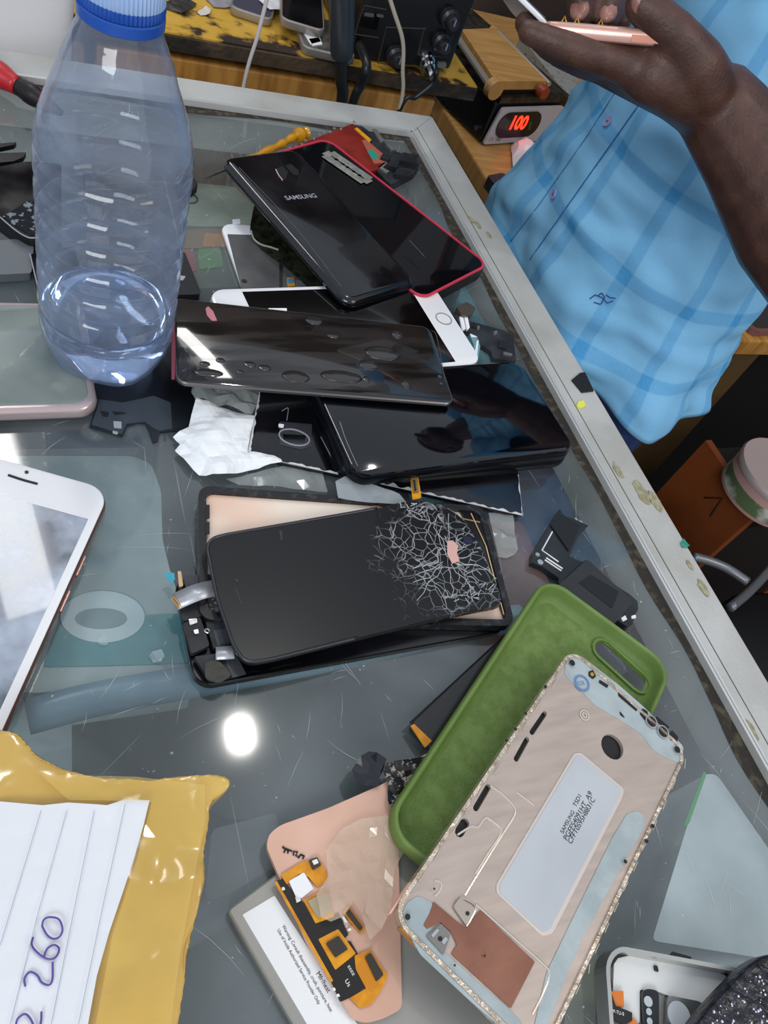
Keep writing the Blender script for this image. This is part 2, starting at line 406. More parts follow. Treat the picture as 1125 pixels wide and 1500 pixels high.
# ================================================================== light and world
def area(name, loc, size, power, col=(1, 1, 1), tgt=None, sy=None):
    d = bpy.data.lights.new(name, 'AREA'); d.energy = power; d.color = col; d.size = size
    if sy: d.shape = 'RECTANGLE'; d.size_y = sy
    o = bpy.data.objects.new(name, d); C.objects.link(o); o.location = loc
    v = Vector(tgt or (loc[0], loc[1], 0)) - Vector(loc); o.rotation_euler = v.to_track_quat('-Z', 'Y').to_euler(); return o
def mirror_spot(x, y, z):                 # where a ceiling lamp must hang to be mirrored in the glass there
    d = ray(x, y); q = P(x, y, 0); t = (z-q.z)/(-d.z); return (q.x+d.x*t, q.y+d.y*t, z)
l1 = mirror_spot(352, 1075, 2.45)
area('ceiling_lamp', l1, .03, 2.2, (1, .97, .9), (l1[0], l1[1], 0), .06)
area('ceiling_tube', (-1.0, -1.5, 2.4), 1.2, 26, (.95, .98, 1), (.15, .3, T), .8)
area('ceiling_tube', (-.1, 1.75, 2.6), .15, 9, (1, .98, .95), (.2, .4, T), 1.2)
area('ceiling_tube', (1.3, -.8, 2.3), .8, 8, (1, .93, .84), (.5, .5, T), .8)
wd = bpy.data.worlds.new('world'); bpy.context.scene.world = wd; wd.use_nodes = True
wd.node_tree.nodes['Background'].inputs[0].default_value = (.80, .88, 1, 1); wd.node_tree.nodes['Background'].inputs[1].default_value = .72
sc = bpy.context.scene
sc.view_settings.view_transform = 'Standard'; sc.view_settings.look = 'None'; sc.view_settings.exposure = 0
# ================================================================== phones and parts on the glass
def profile(th, b=.0006, n=3):
    o = []
    for k in range(n+1):
        a = PI/2*k/n; o.append((b*(1-math.sin(a)), b*(1-math.cos(a))))
    return o + [(i, th-w) for i, w in reversed(o)]
def pdn(th, b=.0006): return [(i, w-th) for i, w in profile(th, b)]
JOIN = {'ruled_line', 'handwriting', 'handwritten_number', 'panel_outline', 'print_mark', 'rim_bead', 'white_print', 'pin_row', 'chalk_mark', 'scribed_line', 'scuff_mark', 'embroidered_mark'}
def _multi(name, geos, m, parent, smooth=False):
    if name in JOIN or len(geos) == 1:
        g = Geo()
        for q in geos: g.add(q.v, q.f)
        return g.put(name, m, parent, smooth)
    return [q.put(name, m, parent, smooth) for q in geos][-1]
def pads(name, F, plist, m, parent, w=0, th=.0003, r=.0004):
    return _multi(name, [Geo().prism(F, rround(F.pp(p, w), r, 3), w, w+th) for p in plist], m, parent)
def strokes(name, F, lines, width, m, parent, w=0, k=5, smooth=True):
    gs = []
    for ln in lines:
        pts = [F.w(*F.px(x, y, w), w) for x, y in ln]
        if smooth and len(pts) > 2: pts = smooth_path(pts, k)
        gs.append(Geo().tube(pts, width/2, 5))
    return _multi(name, gs, m, parent)
def dots(name, F, cs, m, parent, w=0, th=.0004, n=16):
    gs = []
    for x, y, rr in cs:
        a = Vector(F.px(x, y, w)); b = Vector(F.px(x+rr, y, w)); gs.append(Geo().disc(F, a.x, a.y, (b-a).length, w, w+th, n))
    return _multi(name, gs, m, parent)
def rings_part(name, F, cs, m, parent, w=0, wd=.0004):
    gs = []
    for x, y, rr in cs:
        a = Vector(F.px(x, y, w)); b = Vector(F.px(x+rr, y, w)); R = (b-a).length
        gs.append(Geo().prism(F, circ(a.x, a.y, R), w, w+.0003, [circ(a.x, a.y, R-wd)]))
    return _multi(name, gs, m, parent)
def fitc(pts, h):               # corners counter-clockwise in the photo, one may be None
    hs = h if isinstance(h, (list, tuple)) else [h]*4
    q = [None if p is None else P(p[0], p[1], hh) for p, hh in zip(pts, hs)]
    for i in range(4):
        if q[i] is None: q[i] = q[i-1] + q[(i+1) % 4] - q[(i+2) % 4]
    x = (q[1]-q[0]) + (q[2]-q[3]); y = (q[3]-q[0]) + (q[2]-q[1])
    n = x.cross(y).normalized(); xn = x.normalized(); yn = n.cross(xn)
    if y.length > x.length: yn = y.normalized(); xn = yn.cross(n)
    x = xn*abs(x.dot(xn))
    c = (q[0]+q[1]+q[2]+q[3])/4; L = x.length/2; W = abs(y.dot(yn))/2
    return Frame(c - xn*L/2 - yn*W/2, xn, yn), L, W
def efit(a, b, h, L, W=None):   # edge a->b with the thing on its left; the far corner is at b
    f = flat(h, a, b); e = P(b[0], b[1], h)
    return Frame(e-f.x*L, f.x, f.y), L, W
def rt(name, label, cat, F, L, W, th, group=None):
    c = F.w(L/2, W/2, -th); return thing(name, label, cat, c, group)

# ---- big white phone with rose sides
F, L, W = efit((10, 1060), (165, 716), .0095, .158, .078)
t = rt('smartphone', 'white fronted smartphone with rose metal sides beside the yellow parcel', 'phone', F, L, W, .0093)
Geo().rslab(F, 0, 0, L, W, .011, [(.0022, -.0085), (.0006, -.0078), (0, -.0062), (0, -.0028), (.0004, -.0016), (.001, -.001)], 8).put('body', mat('rose_side', '#8f6a62', .22, metal=.6), t, 'auto')
Geo().rslab(F, .0007, .0007, L-.0007, W-.0007, .0105, [(0, -.001), (0, -.0004), (.0006, 0)], 8).put('front_glass', white_gloss, t, 'auto')
scr = mat('smeared_screen', '#4c5666', .12, col2='#aab4c6', nscale=38, lo=.42, hi=.66, rough2=.35, coat=.5, detail=6)
Geo().box(F, .016, .0042, 0, L-.0195, W-.0042, .00015).put('screen', scr, t)
strokes('earpiece', F, [[(12, 696), (33, 703), (55, 709)]], .0012, ink_black, t, .0001)
dots('camera_dot', F, [(39, 692, 3)], ink_black, t, 0)
g = Geo()
for a, b in ((.112, .122), (.094, .104)):
    g.box(F, L-.158+a, -.0006, -.0055, L-.158+b, .0004, -.0035)
g.put('side_button', rose, t)
strokes('antenna_line', F, [[(150, 750), (12, 1045)]], .0006, mat('dull_line', '#d8c4bc', .5), t, -.0035)

# ---- pale translucent phone under the bottle side
F, L, W = efit((0, 604), (146, 599), .0085, .155, .078)
t = rt('smartphone', 'silver pink smartphone with pale glassy face at left edge behind bottle', 'phone', F, L, W, .008)
Geo().rslab(F, 0, 0, L, W, .010, pdn(.0078, .003), 8).put('body', mat('pale_pink_metal', '#c9b6b4', .25, metal=.5), t, 'auto')
Geo().rslab(F, .004, .004, L-.004, W-.004, .008, [(0, -.0004), (0, .0001), (.0004, .0004)], 6).put('glass_face', mat('pale_glass', '#959e99', .12, col2='#7b8580', nscale=14, coat=.5), t, 'auto')
strokes('side_button', F, [[(92, 602), (102, 601)]], .0012, charcoal, t, -.002)

# ---- black glossy back cover (top of the pile)
F, L, W = fitc([(327, 229), (508, 449), (617, 412), (430, 214)], [.034, .022, .021, .032])
(lambda *a: None)('backcover', L, W)
t = rt('phone_backplate', 'glossy black phone back with camera cutouts resting topmost on the pile', 'phone back', F, L, W, .0065)
cov_cut = [rround(F.pp([(402, 250), (413, 243), (422, 252), (418, 264), (408, 262)]), .001), rround(F.pp([(418, 243), (426, 240), (438, 251), (437, 258), (429, 256)]), .001)]
g = Geo().rslab(F, 0, 0, L, W, .009, [(.002, -.0062), (.0005, -.0055), (0, -.0045), (.0002, -.003), (.0012, -.0014), (.003, -.0004), (.005, 0)], 8)
g.put('shell', black_gloss, t, 'auto')
g = Geo()
for c in cov_cut: g.prism(F, c, -.0001, .0002)
g.put('camera_cutout', mat('hole_dark', '#020203', .6), t)
strokes('cutout_rim', F, [[(404, 248), (408, 256), (414, 264)]], .0007, mat('pale_pink', '#d8b0b4', .3), t, .0003)
text(F, 'SAMSUNG', (420, 293), (465, 289), 1.0, grey_ink, t, .0002, thick=.01)
strokes('scratch', F, [[(600, 352), (613, 366), (622, 376)], [(350, 245), (430, 330), (500, 420)]], .0003, mat('dull_scratch', '#5a5a60', .4), t, .0001)

# ---- phone in a red rimmed case
F, L, W = efit((717, 389), (479, 203), .0165, .158, .080)
L = (P(717, 389, .0165)-P(479, 203, .0165)).length; F, L, W = efit((717, 389), (479, 203), .0165, L, .080)
(lambda *a: None)('redrim', L, W)
t = rt('smartphone', 'black smartphone in red rimmed case with a razor blade on its face', 'phone', F, L, W, .0115)
Geo().rslab(F, 0, 0, L, W, .010, [(.002, -.0112), (.0004, -.0100), (0, -.008), (0, -.001), (.0006, 0)], 8).put('case_shell', mat('dark_rubber', '#141214', .5), t, 'auto')
g = Geo(); g.prism(F, rrect(0.0003, 0.0003, L-.0003, W-.0003, .0098), -.001, .0008, [rrect(.0018, .0018, L-.0018, W-.0018, .0085)])
g.put('red_rim', mat('red_rubber', '#c2364c', .35, coat=.3), t)
Geo().rslab(F, .0019, .0019, L-.0019, W-.0019, .0084, [(0, 0), (.0003, .0003)], 8).put('screen', black_glass2, t, 'auto')

# ---- razor blade
F, L, W = fitc([(470, 228), (535, 274), (548, 261), (483, 218)], .0176)
t = rt('razor_blade', 'grey double edged razor blade lying on the red rimmed phone', 'razor blade', F, L, W, .0002)
e, n = L*.06, W*.24
out = [(e, 0), (L-e, 0), (L-e, n), (L, n), (L, W-n), (L-e, W-n), (L-e, W), (e, W), (e, W-n), (0, W-n), (0, n), (e, n)]
s = [(.13, .05), (.2, .05), (.25, .12), (.29, .05), (.36, .05), (.4, .1), (.44, .05), (.47, .05), (.5, .13), (.53, .05), (.6, .05), (.64, .1), (.68, .05), (.73, .05), (.77, .12), (.81, .05), (.87, .05)]
slot = [(L*a, W*(.5+b)) for a, b in s] + [(L*a, W*(.5-b)) for a, b in reversed(s)]
Geo().prism(F, out, 0, .0002, [slot]).put('blade', mat('blade_steel', '#a9a8a2', .4, metal=.5, col2='#8e8d86', nscale=200), t)

# ---- red phone board with exposed parts
F = flat(.009, (424, 217), (517, 181))
t = thing('phone_board', 'dismantled red phone board with black modules at counter corner', 'circuit board', P(520, 225, 0))
redm = mat('red_board', '#86241c', .35, col2='#72190f', nscale=60)
Geo().prism(F, rround(F.pp([(424, 217), (517, 181), (541, 208), (552, 217), (572, 233), (553, 248), (520, 262), (440, 240)]), .001), -.006, 0).put('red_plate', redm, t)
Geo().prism(F, rround(F.pp([(517, 181), (531, 183), (581, 220), (592, 224), (616, 240), (608, 251), (573, 269), (563, 259), (552, 248), (571, 235), (541, 208)]), .001), -.007, -.001).put('black_module', black_board, t)
pads('yellow_strip', F, [[(519, 189), (523, 187), (544, 205), (541, 209)]], orange_flex, t, 0)
pads('teal_label', F, [[(538, 222), (545, 219), (555, 230), (551, 234), (544, 232)]], mat('teal_print', '#1c8a72', .5), t, 0)
pads('copper_pad', F, [[(530, 206), (537, 205), (570, 234), (565, 238), (548, 240)]], mat('dark_copper', '#a05a48', .4), t, 0, .0002)
pads('metal_shield', F, [[(545, 190), (551, 191), (562, 207), (558, 211)], [(565, 212), (573, 215), (581, 221), (573, 221)], [(553, 246), (566, 237), (568, 240), (560, 247), (570, 252), (566, 255)]], silver, t, -.001, .001)
g = Geo()
for x0, y0, x1, y1, h in ((588, 228, 612, 244, .003), (570, 238, 584, 250, .0025), (580, 250, 602, 262, .002), (560, 228, 572, 238, .002)):
    g.prism(F, rround(F.pp([(x0, y0), (x1, y0+4), (x1-4, y1), (x0-4, y1-4)], 0), .0006), -.001, h)
g.put('connector_block', black_matte, t)
random.seed(5)
dots('rim_bead', F, [(424+93*i/11+random.uniform(-2, 2), 216-35*i/11+random.uniform(-3, 3), 1.6) for i in range(12)], mat('glue_bead', '#a9a092', .3, metal=.4), t, -.0003, .0008, 8)

# ---- yellow screwdriver
def tool(pts, rs, h): return [P(x, y, h) for x, y in pts], rs
t = thing('screwdriver', 'small yellow handled screwdriver with a thin black tip under the pile', 'screwdriver', P(380, 225, 0))
c = smooth_path([P(352, 240, .007), P(380, 227, .007), P(405, 215, .007), P(418, 208, .007), P(430, 201, .0075), P(440, 197, .0075), P(449, 195, .0075)], 5)
n = len(c); rs = [.0028+.0006*math.sin(i*1.1)+(.0022 if i > n*.72 else 0)*(1 if i < n-3 else .6) for i in range(n)]
Geo().tube(c, rs, 14).put('handle', mat('amber_plastic', '#d99a12', .15, trans=.25, coat=.4), t, 'auto')
Geo().tube([P(352, 240, .007), P(328, 249, .005), P(300, 262, .003)], [.0012, .0010, .0004], 8).put('shaft', charcoal, t, True)

# ---- white framed screen assembly (upper)
f0 = flat(.0045, (322, 326), (362, 440)); F, L, W = Frame(f0.o, f0.x, f0.y), .067, .13
t = rt('phone_display', 'white framed phone screen assembly showing its grey back panel', 'phone screen', F, L, W, .004)
Geo().rslab(F, 0, 0, L, W, .008, pdn(.0035, .0012), 8).put('frame', white_gloss, t, 'auto')
pads('back_panel', F, [[(333, 344), (372, 345), (470, 350), (470, 440), (358, 440)]], mat('grey_shield', '#4a4b4d', .3, metal=.3, col2='#737371', nscale=30, lo=.3, hi=.7), t, 0, .0005)
pads('black_divider', F, [[(409, 352), (414, 352), (414, 430), (409, 430)]], ink_black, t, .0005, .0003)
pads('edge_button', F, [[(340, 323), (351, 322), (352, 328), (341, 329)]], white_gloss, t, 0, .0008)
dots('screw_hole', F, [(358, 412, 4)], ink_black, t, .0005, .0003)
pads('flex_connector', F, [[(420, 408), (430, 407), (432, 420), (421, 421)]], gold, t, .0005, .0008)
pads('connector_face', F, [[(421, 409), (428, 408), (430, 414), (422, 415)]], mat('blue_face', '#2b6f9a', .4), t, .0013, .0002)
pads('foil', F, [[(432, 412), (450, 412), (453, 405), (450, 421), (434, 421)]], mat('grey_foil', '#8f8f96', .3, metal=.6), t, .0005, .0008)
# ---- dark coil of parts between
q = flat(.006); g = Geo(); g.prism(q, rround(q.pp([(372, 300), (390, 290), (440, 330), (470, 400), (500, 425), (455, 425), (425, 395), (380, 362), (366, 335)]), .004, 4), -.0055, 0)
o = g.put('rubber_gasket', mat('dark_green_black', '#11150f', .35, col2='#2a2f22', nscale=150, bump=.8), None)
tag(o, 'black and green tangle of scrap gasket beside the white screen assembly', 'scrap')
strokes('wire_loop', q, [[(368, 338), (372, 350), (382, 358), (396, 362), (408, 366)]], .0012, mat('pale_wire', '#a9ab98', .4), o, .0008)

# ---- white phone with home button
F, L, W = fitc([None, (703, 533), (639, 413), (311, 423)], .016)
(lambda *a: None)('iphone', L, W)
t = rt('smartphone', 'white smartphone with round home button lying under the black phone back', 'phone', F, L, W, .0078)
Geo().rslab(F, 0, 0, L, W, .010, [(.002, -.0076), (.0005, -.007), (0, -.005), (0, -.002), (.0006, -.0008)], 8).put('body', mat('silver_body', '#d6d6d8', .3, metal=.4), t, 'auto')
Geo().rslab(F, .0005, .0005, L-.0005, W-.0005, .0097, [(0, -.0008), (0, -.0003), (.0005, 0)], 8).put('front_glass', white_gloss, t, 'auto')
s0 = F.px(352, 422)[0]; s1 = F.px(630, 470)[0]
Geo().box(F, s0, .0035, 0, s1, W-.0035, .00015).put('screen', mat('off_screen', '#060606', .08, coat=.4), t)
rings_part('home_button', F, [(650, 467, 11)], mat('ring_grey', '#8b8b8d', .4), t, .0001, .0006)
pads('edge_button', F, [[(640, 531), (672, 528), (672, 534), (640, 537)]], silver, t, -.004, .001)
pads('paper_scrap', flat(.0215), [[(393, 452), (420, 452), (420, 457), (394, 458)]], white_plain, t)

# ---- film covered screen panel
F, L, W = fitc([(251, 559), (663, 592), (633, 478), (257, 436)], [.0235, .0245, .0235, .0225])
(lambda *a: None)('film', L, W)
t = rt('phone_display', 'dark glass screen panel with protective film and bubbles lying over two phones', 'phone screen', F, L, W, .003)
Geo().rslab(F, 0, 0, L, W, .006, [(.001, -.0030), (0, -.0022), (0, -.0008), (.0006, -.0002)], 8).put('edge_frame', mat('dark_silver', '#6f6b6a', .25, metal=.7), t, 'auto')
film = mat('film_glass', '#1b1817', .07, col2='#2f2b29', nscale=12, lo=.45, hi=.55, rough2=.2, coat=.7, stretch=(1, 8, 1, .2))
Geo().rslab(F, .0008, .0008, L-.0008, W-.0008, .0055, [(0, -.0002), (.0003, 0)], 8).put('film_face', film, t, 'auto')
bub = mat('film_bubble', '#2d2a29', .12, coat=.5)
g = Geo()
for x, y, a, b in ((300, 533, 8, 4), (323, 528, 7, 4), (366, 534, 9, 5), (388, 539, 9, 5), (433, 552, 20, 9), (305, 546, 22, 6), (500, 552, 30, 9), (540, 535, 14, 8), (582, 490, 8, 6), (460, 470, 12, 6), (488, 492, 9, 4), (595, 563, 7, 7), (537, 556, 5, 5), (352, 545, 6, 3), (560, 518, 25, 10)):
    c = F.px(x, y, 0); u = F.px(x+a, y, 0); v = F.px(x, y-b, 0)
    ra = math.dist(c, u); rb = math.dist(c, v)
    g.rings([[F.w(c[0]+ra*f*math.cos(2*PI*k/16), c[1]+rb*f*math.sin(2*PI*k/16), w) for k in range(16)] for f, w in ((1, 0), (.85, .00025), (.4, .0004))])
g.put('air_bubble', bub, t, True)
pads('pink_glare_film', F, [[(252, 440), (257, 438), (256, 556), (251, 556)]], mat('maroon_tint', '#7b2436', .2, coat=.5), t, .0001, .0002)
pads('peel_tab', F, [[(301, 452), (305, 449), (312, 456), (318, 470), (310, 470), (303, 462)]], mat('pink_tab', '#c27b86', .3), t, .0001, .0002)
dots('sensor_dot', F, [(644, 552, 3), (646, 562, 2)], mat('sensor_blue', '#33415a', .2), t, .0001, .0002)
strokes('inner_line', F, [[(632, 484), (640, 494), (652, 560)]], .0005, charcoal, t, .0001)

# ---- dark blue phones, one on top of the other
for i, (cs, h, lab) in enumerate((([(500, 704), (835, 672), (768, 540), None], .0105, 'black smartphone beneath the dark blue one, only its lower edge showing'),
                                  ([(512, 702), (842, 660), (769, 527), None], .0195, 'dark blue black smartphone lying face up on another phone by the rail'))):
    F, L, W = fitc(cs, h); (lambda *a: None)('blue', L, W)
    t = rt('smartphone', lab, 'phone', F, L, W, .0088)
    Geo().rslab(F, 0, 0, L, W, .010, [(.0022, -.0086), (.0006, -.0078), (0, -.006), (.0002, -.003), (.0012, -.0012)], 8).put('body', mat('navy_metal', '#10131a', .25, metal=.5), t, 'auto')
    Geo().rslab(F, .0012, .0012, L-.0012, W-.0012, .009, [(0, -.0012), (.0002, -.0004), (.001, 0)], 8).put('screen', black_glass2, t, 'auto')
    if i: strokes('edge_shine', F, [[(498, 618), (507, 645), (524, 683)]], .0006, mat('edge_glint', '#8d95a0', .2, metal=.8), t, .0002)
t0 = t
F = flat(.003); g = Geo()
g.tube(smooth_path([P(793, 672, .004), P(798, 678, .004), P(812, 679, .004), P(816, 670, .004)], 5), .0015, 8)
tag(g.put('wire_clip', charcoal, None, True), 'dark wire clip poking out from under the dark blue phone', 'clip')

# ---- plate with glue edges
f0 = flat(.004, (362, 666), (766, 756)); L = (P(766, 756, .004)-P(362, 666, .004)).length; F, W = f0, .074
(lambda *a: None)('plate', L)
t = rt('phone_backplate', 'black phone back plate edged with ragged white glue under the blue phones', 'phone back', F, L, W, .003)
Geo().rslab(F, 0, 0, L, W, .003, pdn(.0028, .0006), 5).put('plate', black_gloss, t, 'auto')
g = Geo(); random.seed(9)
def glue_line(g, F, a, b, n, w0, amp, w, seed):
    A, B = Vector(a), Vector(b); d = (B-A); nn = Vector((-d.y, d.x)).normalized(); k = len(g.v); m = 0; run = []
    for i in range(n+1):
        s = noise.noise(Vector((i*.33, seed, 0))); ww = w0*max(0.1, .5+s*1.3)
        if noise.noise(Vector((i*.12, seed+5, 2))) < -.28: ww = .00008
        run.append((A+d*i/n, A+d*i/n+nn*ww))
    g.prism(F, [tuple(p) for p, _ in run]+[tuple(q) for _, q in reversed(run)], w, w+.0003)
glue_line(g, F, (0, .0002), (L, .0002), 110, .0022, 0, 0, 1)
glue_line(g, F, (.0002, W), (.0002, 0), 50, .0018, 0, 0, 4)
glue_line(g, F, (L-.0002, 0), (L-.0002, .03), 12, .0010, 0, 0, 8)
g.put('glue_edge', glue_white, t)
pads('lens_plate', F, [[(409, 618), (457, 622), (455, 655), (440, 659), (410, 652)]], mat('lens_grey', '#34363b', .3), t, 0, .0004)
g = Geo(); c = F.px(431, 641, .0005); g.prism(F, circ(c[0], c[1], .0085, 24, .0058), .0003, .001, [circ(c[0], c[1], .0079, 24, .0052)]); g.put('lens_ring', grey_ink, t)
pads('lens_glass', F, [[(414, 636), (448, 638), (446, 648), (416, 646)]], black_gloss, t, .0004, .0002)
pads('white_tab', F, [[(408, 621), (416, 622), (415, 627), (408, 626)]], white_plain, t, .0004, .0003)
strokes('scribed_line', F, [[(413, 602), (422, 598), (420, 616)], [(470, 640), (496, 690)]], .0004, grey_ink, t, .0001)

# ---- tray of the shattered phone
F, L, W = fitc([None, (751, 917), (713, 742), (296, 711)], .0105); (lambda *a: None)('tray', L, W)
t = rt('phone_chassis', 'black phone mid frame with exposed cream and pink inner plate', 'phone frame', F, L, W, .0055)
g = Geo().prism(F, rrect(0, 0, L, W, .006), -.0052, 0, [rrect(.0035, .0035, L-.0035, W-.0035, .004)]); g.put('rim', mat('worn_black_rim', '#17171a', .35, col2='#3a3a3e', nscale=260, lo=.55, hi=.7), t)
Geo().prism(F, rrect(.003, .003, L-.003, W-.003, .004), -.0052, -.0022).put('inner_plate', mat('cream_plate', '#efdfcf', .35, metal=.15, col2='#e6b79b', nscale=10, lo=.45, hi=.7), t)
pads('side_slot', F, [[(301, 740), (307, 740), (307, 760), (301, 760)], [(301, 765), (307, 765), (307, 783), (301, 783)]], ink_black, t, .0001, .0004)
pads('black_shroud', F, [[(670, 745), (708, 748), (742, 905), (736, 905), (700, 800)]], black_gloss, t, -.0021, .0012)
strokes('gold_trim', F, [[(664, 757), (703, 765)], [(690, 752), (712, 800), (738, 900)]], .0007, mat('gold_line', '#c9a778', .3, metal=.5), t, -.0005, smooth=False)
pads('copper_patch', F, [[(545, 737), (556, 738), (556, 745), (546, 744)]], mat('pink_copper', '#dba58f', .35), t, -.002, .0004)
# gold connector tail
t = thing('flex_connector', 'gold flex connector standing up between glue edged plate and shattered phone', 'connector', P(607, 725, .009))
F = flat(.012)
Geo().prism(F, rround(F.pp([(600, 693), (611, 692), (617, 730), (604, 733)]), .0006), 0, .0005).put('gold_tail', orange_flex, t)
pads('plug', F, [[(602, 700), (610, 699), (613, 722), (605, 723)]], mat('plug_gold', '#8d7a4c', .3, metal=.5), t, .0005, .0008)
pads('plug_slot', F, [[(605, 703), (608, 703), (610, 719), (607, 720)]], ink_black, t, .0013, .0002)

# ---- black lower housing with flex parts (left end exposed)
F, L, W = fitc([(294, 1006), (752, 922), None, (246, 848)], .0048); (lambda *a: None)('lower', L, W)
t = rt('phone_housing', 'black phone housing with exposed speaker parts and ribbon cables at its left end', 'phone housing', F, L, W, .0045)
Geo().rslab(F, 0, 0, L, W, .008, [(.0012, -.0045), (0, -.0038), (0, -.0006), (.0005, 0)], 8).put('housing', black_gloss, t, 'auto')
z0 = flat(.006)
pads('module_block', z0, [[(256, 880), (290, 872), (300, 905), (268, 915)], [(266, 918), (292, 908), (306, 950), (280, 962)], [(283, 966), (330, 960), (350, 992), (305, 1000)], [(300, 915), (326, 905), (338, 945), (312, 955)]], black_board, t, 0, .0028, .0012)
pads('speaker_mesh', z0, [[(294, 880), (330, 882), (334, 910), (300, 912)]], mat('mesh_foam', '#3c3c3c', .8, col2='#a5a5a5', nscale=400, lo=.5, hi=.62, bump=.6), t, .0005, .003, .0012)
pads('grey_tape', z0, [[(268, 845), (312, 843), (318, 860), (272, 864)], [(312, 925), (330, 922), (338, 945), (318, 948)], [(328, 965), (345, 960), (360, 988), (340, 994)]], charcoal, t, .002, .001)
pads('foam_pad', z0, [[(300, 970), (320, 968), (340, 990), (320, 1002), (300, 995)]], mat('foam_grey', '#45453f', .9, bump=1), t, .0028, .0008, .002)
pads('metal_clip', z0, [[(276, 908), (288, 907), (289, 913), (278, 917)], [(314, 892), (318, 890), (321, 896), (316, 898)], [(283, 924), (290, 923), (291, 929), (285, 930)]], silver, t, .003, .0008)
strokes('socket_ring', z0, [[(303, 921), (307, 924), (304, 927), (300, 924), (303, 921)]], .0008, silver, t, .0032)
# ribbons
def ribbon(name, pts, w, m, parent, h=.0004):
    c = smooth_path(pts, 6); vs = []; n = len(c)
    for i in range(n):
        tng = (c[min(i+1, n-1)]-c[max(i-1, 0)]); tng.z = 0; tng.normalize(); s = Vector((-tng.y, tng.x, 0))
        vs += [c[i]+s*w/2, c[i]-s*w/2, c[i]-s*w/2-Vector((0, 0, h)), c[i]+s*w/2-Vector((0, 0, h))]
    fs = []
    for i in range(n-1):
        for j in range(4): a = i*4+j; b = i*4+(j+1) % 4; fs.append((a, b, b+4, a+4))
    fs += [(0, 1, 2, 3), (n*4-4, n*4-3, n*4-2, n*4-1)]
    return put(name, vs, fs, m, parent, True)
rib = mat('silver_ribbon', '#b4b6ba', .3, metal=.4, col2='#93959a', nscale=90)
r1 = ribbon('ribbon_cable', [P(256, 882, .011), P(275, 873, .0135), P(293, 866, .0145), P(318, 860, .0125)], .008, rib, t)
strokes('pin_row', flat(.0118), [[(251, 876), (262, 890)], [(254, 874), (265, 888)]], .0006, gold, r1, 0)
ribbon('ribbon_cable', [P(316, 957, .0105), P(330, 956, .0115), P(343, 955, .0115)], .006, rib, t)
pads('connector_bar', flat(.010), [[(260, 838), (265, 838), (268, 860), (262, 861)]], mat('pin_brass', '#c9a27e', .35, metal=.5), t, 0, .0008)
pads('teal_tab', flat(.006), [[(240, 843), (246, 839), (255, 840), (256, 848), (252, 858), (247, 850)]], mat('teal_tape', '#43a6bd', .5), t, 0, .0004)
strokes('edge_chip', F, [[(355, 988), (368, 984), (380, 983)], [(395, 981), (420, 974), (440, 971)], [(560, 945), (580, 940), (600, 938)]], .0009, mat('chip_grey', '#8e8e90', .4), t, -.0004)

# ---- shattered back cover
F = flat(.0165, (355, 970), (600, 915))
pxs = [(303, 800), (312, 788), (330, 783), (440, 764), (556, 744), (585, 736), (612, 733), (655, 741), (680, 762), (706, 805), (730, 862), (737, 886), (700, 893), (640, 905), (520, 935), (400, 965), (372, 970), (356, 966), (342, 945), (318, 875)]
u = rround(F.pp(pxs), .004, 3)
c = F.w(sum(a for a, b in u)/len(u), sum(b for a, b in u)/len(u), -.005)
t = thing('phone_backplate', 'black phone back cover badly shattered at its right end', 'phone back', c)
crk = bpy.data.materials.new('cracked_black'); crk.use_nodes = True; nt = crk.node_tree; N = nt.nodes; Lk = nt.links
b = N['Principled BSDF']; b.inputs['Roughness'].default_value = .28; b.inputs['Coat Weight'].default_value = .15; b.inputs['Specular IOR Level'].default_value = .35
tc = N.new('ShaderNodeTexCoord'); vz = []
nz = N.new('ShaderNodeTexNoise'); nz.inputs['Scale'].default_value = 60; Lk.new(tc.outputs['Object'], nz.inputs['Vector'])
va = N.new('ShaderNodeMix'); va.data_type = 'VECTOR'; va.inputs[0].default_value = .012
Lk.new(tc.outputs['Object'], va.inputs[4]); Lk.new(nz.outputs['Color'], va.inputs[5])
tot = None
for sc_, th in ((80, .016), (190, .02)):
    v = N.new('ShaderNodeTexVoronoi'); v.feature = 'DISTANCE_TO_EDGE'; v.inputs['Scale'].default_value = sc_; Lk.new(va.outputs[1], v.inputs['Vector'])
    l = N.new('ShaderNodeMath'); l.operation = 'LESS_THAN'; l.inputs[1].default_value = th; Lk.new(v.outputs['Distance'], l.inputs[0])
    if tot is None: tot = l.outputs[0]
    else:
        a = N.new('ShaderNodeMath'); a.operation = 'MAXIMUM'; Lk.new(tot, a.inputs[0]); Lk.new(l.outputs[0], a.inputs[1]); tot = a.outputs[0]
ctr = P(655, 820, .0165) - c                     # the point of impact
d = N.new('ShaderNodeVectorMath'); d.operation = 'DISTANCE'; d.inputs[1].default_value = ctr; Lk.new(tc.outputs['Object'], d.inputs[0])
n3 = N.new('ShaderNodeTexNoise'); n3.inputs['Scale'].default_value = 110; n3.inputs['Detail'].default_value = 4; Lk.new(tc.outputs['Object'], n3.inputs['Vector'])
ad = N.new('ShaderNodeMath'); ad.operation = 'MULTIPLY_ADD'; Lk.new(n3.outputs['Fac'], ad.inputs[0]); ad.inputs[1].default_value = .075; Lk.new(d.outputs['Value'], ad.inputs[2])
mr = N.new('ShaderNodeMapRange'); mr.inputs['From Min'].default_value = .058; mr.inputs['From Max'].default_value = .078; mr.inputs['To Min'].default_value = .6; mr.inputs['To Max'].default_value = 0
Lk.new(ad.outputs[0], mr.inputs['Value'])
ml = N.new('ShaderNodeMath'); ml.operation = 'MULTIPLY'; Lk.new(tot, ml.inputs[0]); Lk.new(mr.outputs['Result'], ml.inputs[1])
